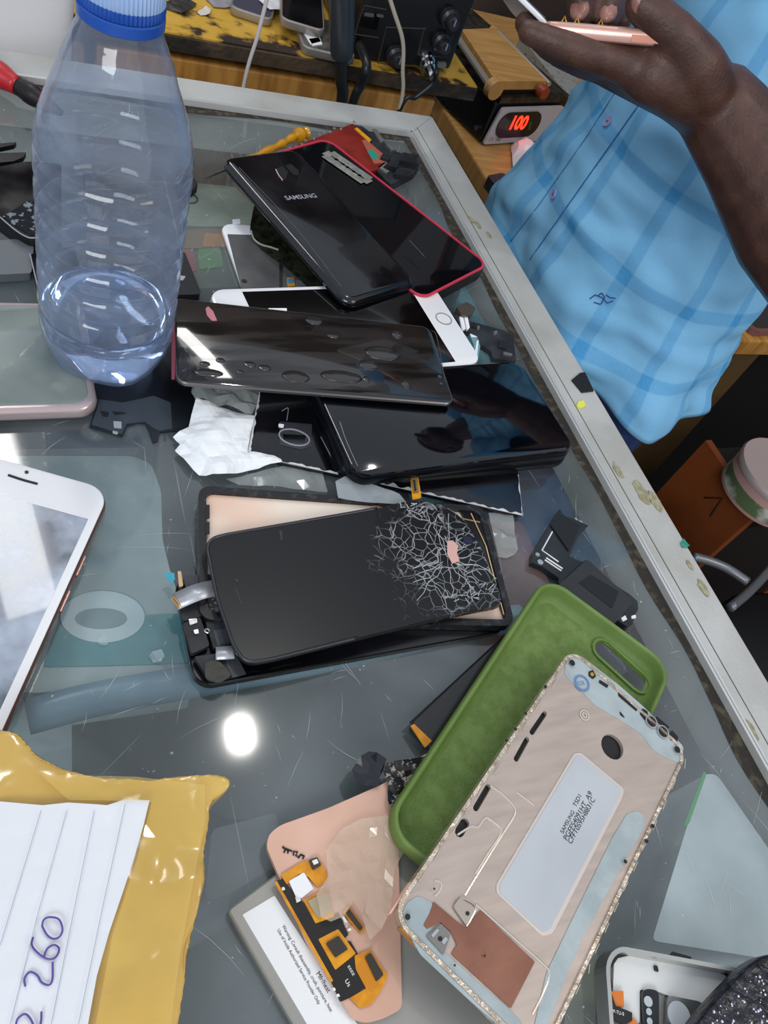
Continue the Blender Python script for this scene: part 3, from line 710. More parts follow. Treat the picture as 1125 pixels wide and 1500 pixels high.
mx = N.new('ShaderNodeMix'); mx.data_type = 'RGBA'; mx.inputs[6].default_value = lin('#0c0c0e'); mx.inputs[7].default_value = lin('#b4b6b8')
Lk.new(ml.outputs[0], mx.inputs[0]); Lk.new(mx.outputs[2], b.inputs['Base Color'])
Geo().prism(F, u, -.0035, 0).put('cover', crk, t)
Geo().tube([F.w(a, b_, -.0002) for a, b_ in rround(F.pp(pxs), .004, 3)[int(len(u)*.72):] + rround(F.pp(pxs), .004, 3)[:18]], .0009, 6).put('bevelled_edge', mat('edge_grey', '#3d3e42', .2, metal=.5), t, True)
pads('exposed_copper', F, [[(655, 793), (663, 792), (671, 800), (669, 812), (673, 822), (662, 826), (655, 812)]], pinkgold, t, .0002, .0003)
pads('lens_window', F, [[(676, 784), (690, 787), (693, 797), (680, 796)]], mat('dark_violet', '#25253a', .2), t, .0002, .0003)
pads('scuff_mark', F, [[(344, 862), (346, 861), (354, 885), (352, 886)], [(409, 778), (413, 777), (414, 792), (411, 792)], [(343, 848), (348, 848), (350, 853), (345, 853)]], mat('scuff', '#2c2d31', .5), t, .0001, .0001)
g = Geo(); random.seed(12)                       # hair cracks and loose slivers
cpt = (655, 820)
for i in range(18):
    a = random.uniform(0, 2*PI); r0 = random.uniform(4, 20); r1 = random.uniform(35, 90)
    ln = []
    for k in range(5):
        rr = r0+(r1-r0)*k/4; aa = a+random.uniform(-.12, .12)
        ln.append((cpt[0]+rr*math.cos(aa)*.85, cpt[1]+rr*math.sin(aa)))
    ln = [p for p in ln if 585 < p[0] < 728 and 752 < p[1] < 893 and p[0]-640 < (p[1]-700)*.9 and p[1] < 915-(p[0]-600)*.2]
    if len(ln) > 1: g.tube([F.w(*F.px(*p, 0), .0001) for p in ln], .00016, 4)
g.put('hair_crack', mat('crack_white', '#b9bbbd', .4), t)
g = Geo()
for i in range(40):
    x, y = random.gauss(612, 14), random.gauss(745, 6)
    if i > 18: x, y = random.gauss(690, 16), random.gauss(868, 10)
    g.tube([P(x, y, .0168), P(x+random.uniform(-9, 9), y+random.uniform(-9, 9), .018)], .0002, 4)
g.put('glass_sliver', mat('crack_white', '#b9bbbd', .4), t)
# ---- green case
F, L, W = fitc([(988, 979), (803, 837), (560, 1205), None], .0195); (lambda *a: None)('green', L, W)   # u: short edge, v: long edge
grn = mat('green_silicone', '#6c8544', .6, col2='#617a3a', nscale=40, bump=.1, bscale=900)
t = rt('phone_case', 'olive green silicone phone case lying open with soft lining', 'phone case', F, L, W, .0115)
slotc = [F.px(884, 953, -.0095), F.px(935, 999, -.0095)]
def stadium(a, b, r, n=8):
    A, B = Vector(a), Vector(b); d = (B-A).normalized(); t0 = math.atan2(d.y, d.x)
    return [tuple(B+Vector((math.cos(t0-PI/2+PI*k/n), math.sin(t0-PI/2+PI*k/n)))*r) for k in range(n+1)] + [tuple(A+Vector((math.cos(t0+PI/2+PI*k/n), math.sin(t0+PI/2+PI*k/n)))*r) for k in range(n+1)]
slot = stadium(*slotc, .0052)
g = Geo(); R = .013
prof = [(.0045, -.0115), (.0015, -.0105), (.0002, -.007), (0, -.003), (.0004, -.0006), (.0012, 0), (.0021, -.0004), (.0026, -.0015), (.0032, -.006), (.0048, -.0092), (.0065, -.0097)]
g.rings([[F.w(a, b, w) for a, b in rrect(i, i, L-i, W-i, R-i, 8)] for i, w in prof], cap=False)
g.put('shell', grn, t, True)
Geo().prism(F, rrect(.0045, .0045, L-.0045, W-.0045, R-.0045, 8), -.0115, -.0097, [slot]).put('lining', mat('green_lining', '#748c4e', .9, col2='#687f42', nscale=200, bump=.5, bscale=1500), t)
Geo().prism(F, stadium(*slotc, .0066), -.0112, -.0085, [stadium(*slotc, .0051)]).put('camera_opening_rim', grn, t)

# ---- gold phone frame, bare
F, L, W = fitc([(797, 1553), (1010, 1096), (836, 952), (566, 1346)], [.0232, .0242, .0288, .0282]); (lambda *a: None)('gold', L, W)
t = rt('phone_chassis', 'bare gold phone frame with grey battery tray lying on the green case', 'phone frame', F, L, W, .005)
goldm = mat('champagne_metal', '#c3b2a6', .34, metal=.35, col2='#b3a49a', nscale=9, lo=.3, hi=.7, stretch=(5, 30, 1, 1.05), detail=2)
rimm = mat('champagne_rim', '#d6c7b8', .28, metal=.55, col2='#b6a692', nscale=160, bump=.6, bscale=350)
rh = [F.pp([(912, 1047), (908, 1041), (917, 1052)], 0)]
hole = circ(*F.px(897, 1094, -.001), .0055, 20)
sl = []
for a, b, r in (((798, 1045), (779, 1073), .0011), ((772, 1083), (756, 1112), .0011), ((715, 1153), (697, 1184), .0012), ((681, 1206), (673, 1219), .0019)):
    sl.append(stadium(F.px(*a, -.001), F.px(*b, -.001), r, 4))
Geo().prism(F, rrect(.0012, .0012, L-.0012, W-.0012, .0075, 6), -.0028, -.001, [hole]+sl).put('plate', goldm, t)
Geo().prism(F, rrect(.0016, .0016, L-.0016, W-.0016, .006, 6), -.0040, -.0030).put('display_back', ink_black, t)
Geo().prism(F, rrect(0, 0, L, W, .008, 8), -.0048, -.0002, [rrect(.0014, .0014, L-.0014, W-.0014, .0068, 8)]).put('rim', rimm, t)
glue = mat('blue_grey_glue', '#a9b4b6', .5, col2='#9aa6a8', nscale=60, bump=.2)
pads('adhesive_patch', F, [
    [(829, 968), (838, 958), (852, 962), (905, 1003), (945, 1038), (1001, 1094), (996, 1118), (978, 1112), (955, 1098), (938, 1074), (900, 1050), (872, 1034), (850, 1012), (826, 988)],
    [(918, 1192), (934, 1188), (944, 1197), (941, 1216), (905, 1278), (852, 1375), (820, 1452), (792, 1530), (776, 1530), (800, 1425), (850, 1322), (896, 1228)],
    [(586, 1345), (596, 1322), (612, 1312), (632, 1322), (640, 1340), (630, 1358), (640, 1385), (700, 1440), (745, 1478), (766, 1500), (758, 1525), (690, 1468), (615, 1398)]],
     glue, t, -.001, .0003, .0015)
tray = [(842, 1109), (849, 1107), (908, 1157), (906, 1166), (804, 1362), (794, 1366), (731, 1308), (731, 1296)]
pads('tray_lip', F, [[(840, 1104), (850, 1103), (913, 1156), (911, 1168), (808, 1368), (793, 1372), (726, 1308), (726, 1296)]], mat('bright_champagne', '#d9cdc4', .25, metal=.4), t, -.0012, .0006, .0012)
pads('battery_tray', F, [tray], mat('tray_grey', '#b9bdc2', .45, col2='#b0b4ba', nscale=20), t, -.001, .0006, .0012)
pads('copper_patch', F, [[(635, 1321), (668, 1349), (683, 1359), (703, 1333), (783, 1409), (748, 1477), (661, 1397), (669, 1384), (660, 1365), (644, 1351), (625, 1361), (620, 1355), (629, 1339)]], copper, t, -.0007, .0003)
pads('spring_contact', F, [[(624, 1371), (645, 1353), (660, 1367), (649, 1399)]], mat('contact_metal', '#8e8b86', .3, metal=.7), t, -.0004, .0005)
pads('contact_tab', F, [[(631, 1370), (640, 1360), (643, 1363), (634, 1374)], [(652, 1372), (656, 1376), (650, 1384), (646, 1380)]], chrome, t, .0002, .0003)
pads('screw_tab', F, [[(663, 1328), (673, 1315), (696, 1331), (683, 1357)]], mat('tab_metal', '#b5a99c', .35, metal=.5), t, -.0004, .0005, .001)
dots('screw_hole', F, [(645, 1375, 3), (685, 1338, 2.6), (597, 1343, 4), (838, 971, 4), (992, 1098, 4), (799, 1006, 2), (770, 1045, 2), (755, 1068, 2), (742, 1085, 2), (916, 1262, 2.5), (947, 1232, 2.5), (956, 1210, 2.5), (710, 1400, 1.5), (666, 1414, 1.5), (636, 1302, 1.5)], ink_black, t, .0003, .0002, 10)
pads('port_slot', F, [[(862, 984), (868, 982), (873, 991), (868, 995), (862, 990)], [(878, 996), (891, 1004), (889, 1008), (877, 1000)], [(905, 1015), (909, 1014), (935, 1037), (932, 1042), (906, 1020)],
                     [(937, 1046), (941, 1038), (948, 1042), (949, 1050), (944, 1055)], [(961, 1049), (980, 1065), (977, 1069), (960, 1056)], [(978, 1075), (984, 1070), (993, 1080), (991, 1089), (982, 1084)], [(907, 1042), (911, 1046), (915, 1052), (909, 1048)]], ink_black, t, -.0006, .0003)
pads('gold_contact', F, [[(864, 986), (868, 985), (870, 990), (866, 991)]], gold, t, -.0003, .0003)
dots('camera_well', F, [(954, 1057, 8), (971, 1072, 8)], ink_black, t, -.0006, .0004)
rings_part('camera_well_ring', F, [(954, 1057, 8), (971, 1072, 8)], silver, t, -.0002, .0005)
rings_part('eyelet', F, [(856, 1048, 7), (856, 1048, 4)], mat('eyelet_metal', '#e0d2c4', .25, metal=.6), t, -.0008, .0007)
bl = mat('blue_stamp', '#6a8cb8', .5)
rings_part('blue_stamp', F, [(852, 1001, 11), (852, 1001, 9)], bl, t, -.0007, .0004)
text(F, 'KOK', (847, 1004), (858, 1003), 1.4, bl, t, -.0005)
rib_m = mat('rib_highlight', '#dccfc3', .22, metal=.5)
strokes('raised_rib', F, [[(718, 1151), (736, 1164), (750, 1178), (755, 1190), (748, 1206), (736, 1223)], [(670, 1223), (690, 1211), (700, 1212), (710, 1199), (718, 1201), (734, 1218), (715, 1250), (696, 1281)],
        [(681, 1312), (716, 1255), (752, 1198)], [(697, 1325), (750, 1372), (795, 1412), (805, 1427), (796, 1455), (780, 1487)], [(757, 1161), (772, 1172), (782, 1180)], [(636, 1290), (646, 1293), (644, 1305), (636, 1313)],
        [(673, 1315), (690, 1322), (696, 1331), (690, 1345), (683, 1357)]], .0009, rib_m, t, -.0009)
text(F, 'SAMSUNG', (825, 1222), (842, 1190), .95, ink_black, t, -.0003)
text(F, 'TSD1', (844, 1183), (852, 1167), .95, ink_black, t, -.0003)
text(F, 'PGFFS4091HT  A9', (831, 1232), (868, 1163), .95, ink_black, t, -.0003)
text(F, 'CFFT0S95H8831C', (837, 1237), (872, 1172), .95, ink_black, t, -.0003)
strokes('frayed_adhesive', F, [[(838-i*21.5+random.uniform(-3, 3), 962+i*31.5), (838-i*21.5-8+random.uniform(-4, 4), 962+i*31.5+14)] for i in range(12)] + [[(1004-i*14, 1112+i*30), (1000-i*14+random.uniform(-5, 3), 1126+i*30)] for i in range(12)], .0003, mat('frayed', '#c6baa6', .6), t, -.0002)
Geo().box(F, .001, W-.0004, -.0042, .014, W+.0003, -.0016).put('side_key', pinkgold, t)
g = Geo(); a = F.w(-.0003, W*.93, -.003); g.box(F, -.0004, W*.80, -.0042, .0004, W*.92, -.0016); g.put('side_key', mat('orange_brass', '#b98948', .3, metal=.6), t)

# ---- black phone under the green case
F, L, W = efit((748, 922), (600, 1061), .0055, .15, .034)
t = rt('smartphone', 'dark grey smartphone mostly hidden beneath the green case', 'phone', F, L, W, .007); 
Geo().rslab(F, 0, 0, L, W, .003, [(.0008, -.005), (0, -.0045), (0, -.0004), (.0004, 0)], 4).put('body', mat('dark_grey_gloss', '#232322', .2, coat=.3), t, 'auto')
strokes('edge_line', F, [[(747, 924), (601, 1059)]], .0009, ink_black, t, 0)
pads("orange_flex_tail", flat(.0035), [[(601, 1064), (606, 1061), (632, 1086), (622, 1096)]], orange_flex, t, .002, .0006)

# ---- copper coloured display back plate with flex board
F = flat(.0085, (396, 1228), (560, 1152))
pl = [(390, 1240), (394, 1222), (410, 1209), (480, 1184), (562, 1148), (610, 1112), (637, 1097), (630, 1114), (600, 1152), (584, 1182), (582, 1200), (585, 1300), (589, 1478), (560, 1493), (536, 1499), (518, 1492), (508, 1478), (450, 1380)]
u = rround(F.pp(pl), .002, 3)
t = thing('phone_display', 'copper pink phone display back with orange and black flex board on it', 'phone display', P(500, 1330, .0063))
Geo().prism(F, u, -.0022, 0).put('plate', mat('copper_pink', '#d9b09c', .38, metal=.15, col2='#cda38e', nscale=20), t)
pads('flex_board', F, [[(402, 1291), (414, 1288), (426, 1303), (441, 1319), (468, 1352), (495, 1337), (510, 1370), (498, 1379), (513, 1379), (525, 1400), (519, 1415), (537, 1445), (516, 1460), (498, 1468), (485, 1439)]], mat('flex_black', '#1a1613', .4), t, 0, .0006)
pads('gold_trace', F, [[(411, 1282), (441, 1263), (455, 1260), (470, 1262), (479, 1280), (479, 1291), (465, 1300), (452, 1285), (438, 1280), (420, 1296)],
      [(444, 1319), (480, 1300), (489, 1343), (462, 1353)], [(466, 1376), (495, 1361), (521, 1397), (491, 1421)], [(519, 1400), (542, 1391), (568, 1430), (556, 1455), (543, 1472), (528, 1477), (512, 1462), (536, 1448), (521, 1420)], [(501, 1337), (510, 1325), (535, 1361), (528, 1368)], [(402, 1293), (405, 1290), (488, 1437), (484, 1439)]], orange_flex, t, .0006, .0003)
pads('chip', F, [[(477, 1382), (495, 1371), (509, 1391), (491, 1403)], [(506, 1337), (511, 1332), (531, 1360), (527, 1364)], [(534, 1402), (542, 1396), (561, 1428), (551, 1438)], [(452, 1260), (464, 1256), (470, 1268), (458, 1275)]], mat('chip_dark', '#3b362e', .3, metal=.2), t, .0009, .0008)
pads('clear_label', F, [[(450, 1320), (480, 1305), (486, 1335), (466, 1346)]], mat('beige_label', '#a99c80', .3), t, .0010, .0004)
pads('white_label', F, [[(423, 1291), (445, 1278), (459, 1302), (436, 1320)]], white_plain, t, .0009, .0003)
g_w = mat('white_print', '#e8e6e0', .5)
pads('print_mark', F, [[(412, 1301), (415, 1300), (417, 1304), (413, 1305)], [(500, 1344), (503, 1343), (508, 1352), (504, 1352)], [(508, 1362), (512, 1360), (514, 1363), (510, 1365)], [(486, 1448), (489, 1447), (491, 1451), (487, 1452)], [(492, 1457), (495, 1456), (497, 1460), (493, 1461)], [(456, 1262), (463, 1259), (466, 1265), (459, 1268)], [(432, 1314), (435, 1319), (438, 1317), (440, 1320), (434, 1323)]], g_w, t, .0008, .0011, .0001)
text(F, 'Us', (503, 1351), (507, 1359), .9, g_w, t, .0007); text(F, 'Us', (505, 1437), (510, 1446), .9, g_w, t, .0007); text(F, 'EEEE', (509, 1416), (517, 1430), .7, g_w, t, .0007)
strokes('handwriting', F, [[(414, 1240), (418, 1244), (416, 1249)], [(414, 1241), (424, 1246)], [(422, 1250), (421, 1244), (428, 1247)], [(430, 1253), (430, 1247), (436, 1248), (433, 1253), (439, 1256)], [(441, 1252), (446, 1254), (443, 1258)], [(437, 1257), (441, 1251)]], .0007, ink_black, t, .0003, smooth=False)
# crinkled clear tape stuck on the plate
def crumple(name, pxs, h, amp, m, parent=None, freq=60, step=.0025, th=0, seed=0, dome=0):
    F = flat(h); poly = [Vector(F.px(x, y)) for x, y in pxs]
    x0, x1 = min(p.x for p in poly), max(p.x for p in poly); y0, y1 = min(p.y for p in poly), max(p.y for p in poly)
    def inside(p):
        c = False; n = len(poly)
        for i in range(n):
            a, b = poly[i], poly[(i+1) % n]
            if (a.y > p.y) != (b.y > p.y) and p.x < (b.x-a.x)*(p.y-a.y)/(b.y-a.y)+a.x: c = not c
        return c
    def dist(p):
        m_ = 1e9
        for i in range(len(poly)):
            a, b = poly[i-1], poly[i]; ab = b-a; t_ = max(0, min(1, (p-a).dot(ab)/max(ab.length_squared, 1e-12))); m_ = min(m_, (a+ab*t_-p).length)
        return m_
    from mathutils.geometry import delaunay_2d_cdt
    pts = []
    edge = []
    for i in range(len(poly)):
        a, b = poly[i-1], poly[i]; n = max(1, int((b-a).length/step)); edge += [a+(b-a)*k/n for k in range(n)]
    pts = list(edge); ne = len(edge)
    nx, ny = int((x1-x0)/step), int((y1-y0)/step)
    for i in range(nx+1):
        for j in range(ny+1):
            p = Vector((x0+(i+.5*(j % 2))*step, y0+j*step))
            if inside(p) and dist(p) > step*.5: pts.append(p)
    vo, eo, fo, *_ = delaunay_2d_cdt(pts, [(k, (k+1) % ne) for k in range(ne)], [list(range(ne))], 1, 1e-6)
    vs = []
    for p in vo:
        r = noise.noise(Vector((p.x*freq+seed, p.y*freq, seed))); r2 = noise.noise(Vector((p.x*freq*2.3, p.y*freq*2.3+seed, 4)))
        z = (abs(r)*2+abs(r2)*.8)*amp
        if dome: z += dome*(1-math.exp(-dist(p)/.006))
        vs.append(F.w(p.x, p.y, z))
    return put(name, vs, [tuple(f) for f in fo], m, parent, False)
tape = mat('crinkled_tape', '#d9c5ad', .18, alpha=.42, coat=.6)
crumple('crinkled_tape', [(476, 1248), (500, 1215), (528, 1200), (566, 1195), (588, 1228), (590, 1250), (576, 1275), (570, 1330), (558, 1362), (540, 1378), (528, 1340), (515, 1322), (500, 1345), (482, 1352), (468, 1345), (462, 1312), (480, 1284)], .0105, .0022, tape, t, 55, .003)

# ---- battery
F = flat(.0055, (333, 1333), (430, 1500)); L, W = .105, .072
t = rt('phone_battery', 'grey phone battery with white warning label under the copper display back', 'battery', F, L, W, .005)
Geo().rslab(F, 0, 0, L, W, .0015, [(.0006, -.005), (0, -.0042), (0, -.0006), (.0006, 0)], 3).put('cell', mat('battery_grey', '#9a9892', .35, metal=.2), t, 'auto')
pads('warning_label', F, [[(355, 1340), (402, 1312), (600, 1620), (520, 1620)]], mat('label_white', '#e6e7e8', .4), t, 0, .0002)
text(F, 'Warning: Consult disassembly, crush, puncture, heat', (413, 1357), (484, 1483), 1.15, ink_black, t, .0003)
text(F, 'Use of Inside Authorized Service Provider Only', (406, 1363), (466, 1472), 1.15, ink_black, t, .0003)
text(F, 'Mfr/heat', (463, 1427), (480, 1455), 1.1, ink_black, t, .0003)
# ---- dark panel below the gold frame
F = flat(.003)
o = Geo().prism(F, rround(F.pp([(588, 1200), (620, 1225), (700, 1330), (842, 1540), (700, 1600), (592, 1560)]), .002), -.0025, 0).put('glass_sheet', black_gloss, None)
tag(o, 'black glass panel lying beneath the gold phone frame', 'glass panel')
# ---- broken black glass piece and loose lens shard
o = crumple('broken_glass', [(515, 1128), (528, 1108), (540, 1101), (552, 1103), (566, 1112), (562, 1125), (556, 1140), (556, 1152), (535, 1152), (522, 1146)], .010, .0006, mat('shard_black', '#191b22', .15, coat=.3), None, 40, .003, dome=.002)
tag(o, 'small bent shard of black glass at the tip of the copper display back', 'glass shard')
o = crumple('shattered_glass', [(560, 1130), (566, 1118), (600, 1112), (624, 1108), (606, 1138), (590, 1166), (584, 1196), (576, 1196), (566, 1175), (568, 1150)], .0105, .0014, mat('shattered_dark', '#1c1a18', .2, col2='#8f897e', nscale=520, lo=.56, hi=.62), None, 90, .002)
tag(o, 'piece of cracked dark glass tucked beside the green case corner', 'glass shard')

# ---- loose black bracket
F = flat(.0045)
t = thing('circuit_bracket', 'loose angular black plastic bracket lying above the green case', 'bracket', P(850, 840, .0005))
Geo().prism(F, rround(F.pp([(820, 745), (780, 811), (779, 824), (795, 830), (819, 847), (818, 854), (868, 888), (879, 892), (896, 903), (919, 918), (926, 915), (931, 900), (935, 892), (934, 881), (923, 871), (889, 849), (859, 826), (834, 815), (847, 785), (862, 770), (840, 760), (826, 756)]), .0008), -.0038, 0).put('bracket_plate', mat('bracket_black', '#202226', .35, col2='#2b2d32', nscale=50), t)
strokes('white_trace', F, [[(809, 779), (794, 806), (818, 823)], [(798, 820), (822, 836), (824, 833), (800, 817)]], .0009, ink_white, t, .0002, smooth=False)
dots('screw', F, [(787, 813, 3), (791, 824, 4), (839, 849, 4), (902, 873, 3.5)], silver, t, 0, .0006)
pads('white_blob', F, [[(873, 876), (879, 873), (881, 880), (878, 889), (873, 887), (876, 881)], [(909, 906), (915, 902), (918, 908), (912, 911)], [(924, 903), (930, 901), (931, 906), (925, 907)]], ink_white, t, 0, .0006)
pads('raised_block', F, [[(805, 770), (822, 755), (848, 772), (832, 808)], [(846, 855), (864, 843), (905, 868), (895, 893)]], mat('block_black', '#191b1f', .45), t, 0, .0012)
text(F, '8SC 4W', (842, 760), (853, 766), 1, ink_white, t, .0001)
# ---- small loose parts by the rail
F = flat(.004)
t = thing('circuit_board', 'small dark circuit board strip by the rail beside the white smartphone', 'circuit board', P(715, 500, .0003))
Geo().prism(F, rround(F.pp([(662, 460), (680, 463), (687, 470), (739, 484), (752, 492), (756, 530), (722, 524), (719, 514), (704, 504), (700, 492), (682, 484)]), .0006), -.0036, 0).put('board', mat('board_slate', '#33363b', .4, col2='#24262a', nscale=90), t)
pads('white_connector', F, [[(672, 466), (677, 464), (681, 484), (676, 486)], [(679, 466), (684, 467), (687, 482), (683, 486)]], white_plain, t, 0, .0014)
pads('component', F, [[(723, 486), (728, 485), (728, 490), (723, 491)], [(737, 516), (750, 519), (749, 522), (738, 520)], [(699, 478), (702, 478), (702, 483), (699, 483)]], silver, t, 0, .0006)
pads('black_chip', F, [[(730, 500), (742, 503), (740, 513), (729, 510)], [(690, 474), (697, 476), (696, 482), (689, 480)]], black_matte, t, 0, .001)
F = flat(.007); o = Geo().prism(F, rround(F.pp([(669, 449), (684, 442), (697, 451), (690, 462), (676, 462)]), .0008), -.0065, 0).put('metal_shield', mat('shield_bronze', '#6d655c', .3, metal=.6), None)
tag(o, 'tiny bronze grey metal shield can beside the red rimmed phone corner', 'shield can')
F = flat(.003)
t = thing('screen_fragment', 'broken pale teal screen fragment next to the home button end', 'glass fragment', P(695, 510, .0002))
Geo().prism(F, F.pp([(686, 484), (703, 490), (704, 504), (700, 530), (690, 533), (694, 505)]), -.0025, 0).put('teal_sheet', mat('teal_sheet', '#6b9aa6', .2), t)
pads('white_edge', F, [[(688, 487), (703, 490), (704, 494), (690, 494)], [(698, 500), (701, 498), (698, 530), (693, 531)]], white_plain, t, 0, .0003)
for k, (x, y) in enumerate(((742, 512), (722, 535), (592, 248), (600, 283), (612, 296), (905, 440), (300, 262))):
    pass

# ---- white crumpled paper, clear plastic, bits of film
pw = mat('tissue_white', '#eef0f2', .7)
o = crumple('crumpled_paper', [(286, 591), (330, 600), (372, 613), (366, 640), (362, 664), (400, 672), (418, 679), (362, 692), (330, 701), (300, 702), (283, 692), (276, 686), (268, 676), (256, 662), (263, 655), (253, 642), (262, 636), (276, 628), (280, 610)], .002, .0035, pw, None, 45, .003, dome=.003)
tag(o, 'crumpled white tissue paper tucked under the black back plate', 'paper')
clear = mat('clear_plastic', '#b9c0bd', .12, alpha=.4, coat=.5)
o = crumple('plastic_wrap', [(282, 566), (330, 568), (380, 572), (374, 600), (368, 612), (330, 600), (286, 592), (279, 580)], .003, .004, clear, None, 70, .003, dome=.003)
tag(o, 'crinkled clear plastic wrap between the film covered panel and white tissue', 'plastic wrap')
o = crumple('plastic_wrap', [(330, 704), (420, 682), (470, 690), (480, 722), (420, 716), (350, 712)], .001, .0015, clear, None, 50, .004)
tag(o, 'thin clear plastic wrap lying between white tissue and shattered phone', 'plastic wrap')
o = crumple('plastic_wrap', [(490, 708), (505, 698), (540, 708), (585, 724), (600, 742), (545, 738), (495, 730)], .0112, .0015, mat('clear_film', '#b4bcc0', .12, alpha=.6, coat=.5), None, 60, .004)
tag(o, 'clear plastic strip draped on the top edge of the shattered phone', 'plastic wrap')
o = crumple('plastic_film', [(715, 752), (748, 752), (758, 806), (752, 814), (742, 818), (730, 816)], .001, .002, clear, None, 60, .003)
tag(o, 'clear film scrap between the shattered phone and the maroon box', 'plastic film')
F = flat(.0014)
t = thing('graphite_sheet', 'thin black cut out plastic sheet under the water bottle', 'plastic sheet', P(200, 590, .0004))
Geo().prism(F, F.pp([(118, 560), (144, 583), (139, 601), (131, 625), (179, 639), (186, 623), (200, 619), (213, 620), (217, 628), (224, 648), (231, 646), (234, 633), (258, 631), (262, 640), (272, 628), (286, 598), (282, 562), (300, 540), (262, 500), (150, 510)]), -.0009, 0).put('sheet', mat('sheet_black', '#0c0e12', .3, col2='#1d2128', nscale=20), t)
pads('grey_film', F, [[(145, 585), (180, 590), (225, 580), (250, 590), (252, 628), (234, 631), (226, 628), (212, 618), (186, 621), (178, 636), (134, 622), (141, 602)]], mat('slate_film', '#3b424a', .3), t, 0, .0002)
pads('white_square', F, [[(166, 617), (178, 618), (178, 628), (167, 627)], [(165, 631), (173, 633), (172, 637), (165, 635)]], mat('pale_square', '#9aa0a6', .5), t, .0002, .0002)
pads('black_hole', F, [[(147, 602), (160, 604), (158, 611), (150, 610)], [(164, 603), (178, 604), (186, 606), (168, 608)]], ink_black, t, .0002, .0002)

# ---- black battery behind the bottle, ring, scraps
F = flat(.005)
t = thing('phone_battery', 'black phone battery half hidden behind the right side of the bottle', 'battery', P(270, 405, .0003))
Geo().prism(F, rround(F.pp([(240, 362), (271, 370), (294, 427), (292, 431), (250, 432), (235, 430)]), .0008), -.0045, 0).put('cell', mat('battery_black', '#1d1e21', .4), t)
pads('white_print', F, [[(259, 403), (272, 405), (268, 411), (258, 410)], [(258, 380), (263, 380), (266, 395), (260, 396)]], mat('print_grey', '#a8acb0', .5), t, 0, .0002)
g = Geo(); c = P(277, 290, .001); g.tube([c+Vector((.0055*math.cos(a), .0055*math.sin(a), 0)) for a in [2*PI*k/20 for k in range(21)]], .0005, 6)
tag(g.put('rubber_ring', charcoal, None, True), 'small thin dark rubber ring lying right of the bottle shoulder', 'ring')
F = flat(.006); o = Geo().prism(F, rround(F.pp([(255, 250), (272, 256), (284, 260), (290, 270), (282, 278), (262, 282)]), .001), -.0055, 0).put('camera_module', black_matte, None)
tag(o, 'small black camera module peeking from behind the bottle shoulder', 'camera module')
# ---- left edge clutter
F = flat(.012)
t = thing('smartphone', 'black glossy smartphone corner with cracked face at the far left', 'phone', P(10, 290, .001))
Geo().prism(F, rround(F.pp([(-90, 262), (40, 236), (90, 240), (90, 349), (45, 349), (26, 338), (-40, 290)]), .004, 5), -.010, 0).put('body', black_gloss, t)
pads('cracked_film', F, [[(4, 318), (40, 295), (70, 292), (70, 345), (44, 345), (28, 335)]], mat('cracked_film', '#22252a', .1, col2='#7d8288', nscale=300, lo=.58, hi=.62), t, .0001, .0003)
strokes('edge_glint', F, [[(0, 318), (24, 338), (42, 348), (56, 348)]], .0008, grey_ink, t, 0)
F = flat(.008)
t = thing('smartphone', 'dark smartphone with thin bright edge under the bottle at left', 'phone', P(60, 400, .001))
Geo().prism(F, rround(F.pp([(44, 372), (110, 360), (120, 418), (56, 424)]), .002), -.0075, 0).put('body', black_gloss, t)
strokes('edge_glint', F, [[(44, 372), (50, 398), (56, 422)]], .0008, grey_ink, t, 0)
F = flat(.006)
o = Geo().prism(F, rround(F.pp([(-40, 356), (20, 350), (50, 354), (46, 400), (-40, 404)]), .002), -.005, 0).put('grey_card', mat('card_slate', '#5e6368', .5), None)
tag(o, 'slate grey card under the cracked phone corner at far left', 'card')
t = thing('scissors', 'black scissor blades pointing right at the far left edge', 'scissors', P(0, 222, .001))
F = flat(.006)
for ps in ([(-60, 218), (0, 210), (24, 208), (20, 212), (0, 216), (-60, 226)], [(-60, 236), (0, 224), (38, 223), (34, 230), (20, 236), (-60, 244)]):
    Geo().prism(F, rround(F.pp(ps), .0005), -.003, 0).put('blade', mat('blade_black', '#141416', .3, metal=.4), t)
t = thing('pliers', 'red handled pliers lying at the far left behind the bottle', 'pliers', P(10, 120, .001))
c = smooth_path([P(-70, 70, .012), P(-30, 92, .012), P(0, 110, .012), P(26, 126, .011)], 5)
Geo().tube(c, [.0085]*(len(c)-5)+[.008, .0072, .0066, .0062, .006], 14).put('grip', mat('red_grip', '#b31622', .35, coat=.2), t, True)
c = smooth_path([P(20, 122, .011), P(38, 133, .010), P(58, 146, .009), P(90, 166, .008)], 5)
Geo().tube(c, [.0052, .0055, .006, .006, .0064, .0064, .007, .007, .007, .0065, .006, .0055, .005, .004, .003, .002], 12).put('jaw', mat('dark_steel', '#2e2b2b', .35, metal=.6), t, True)

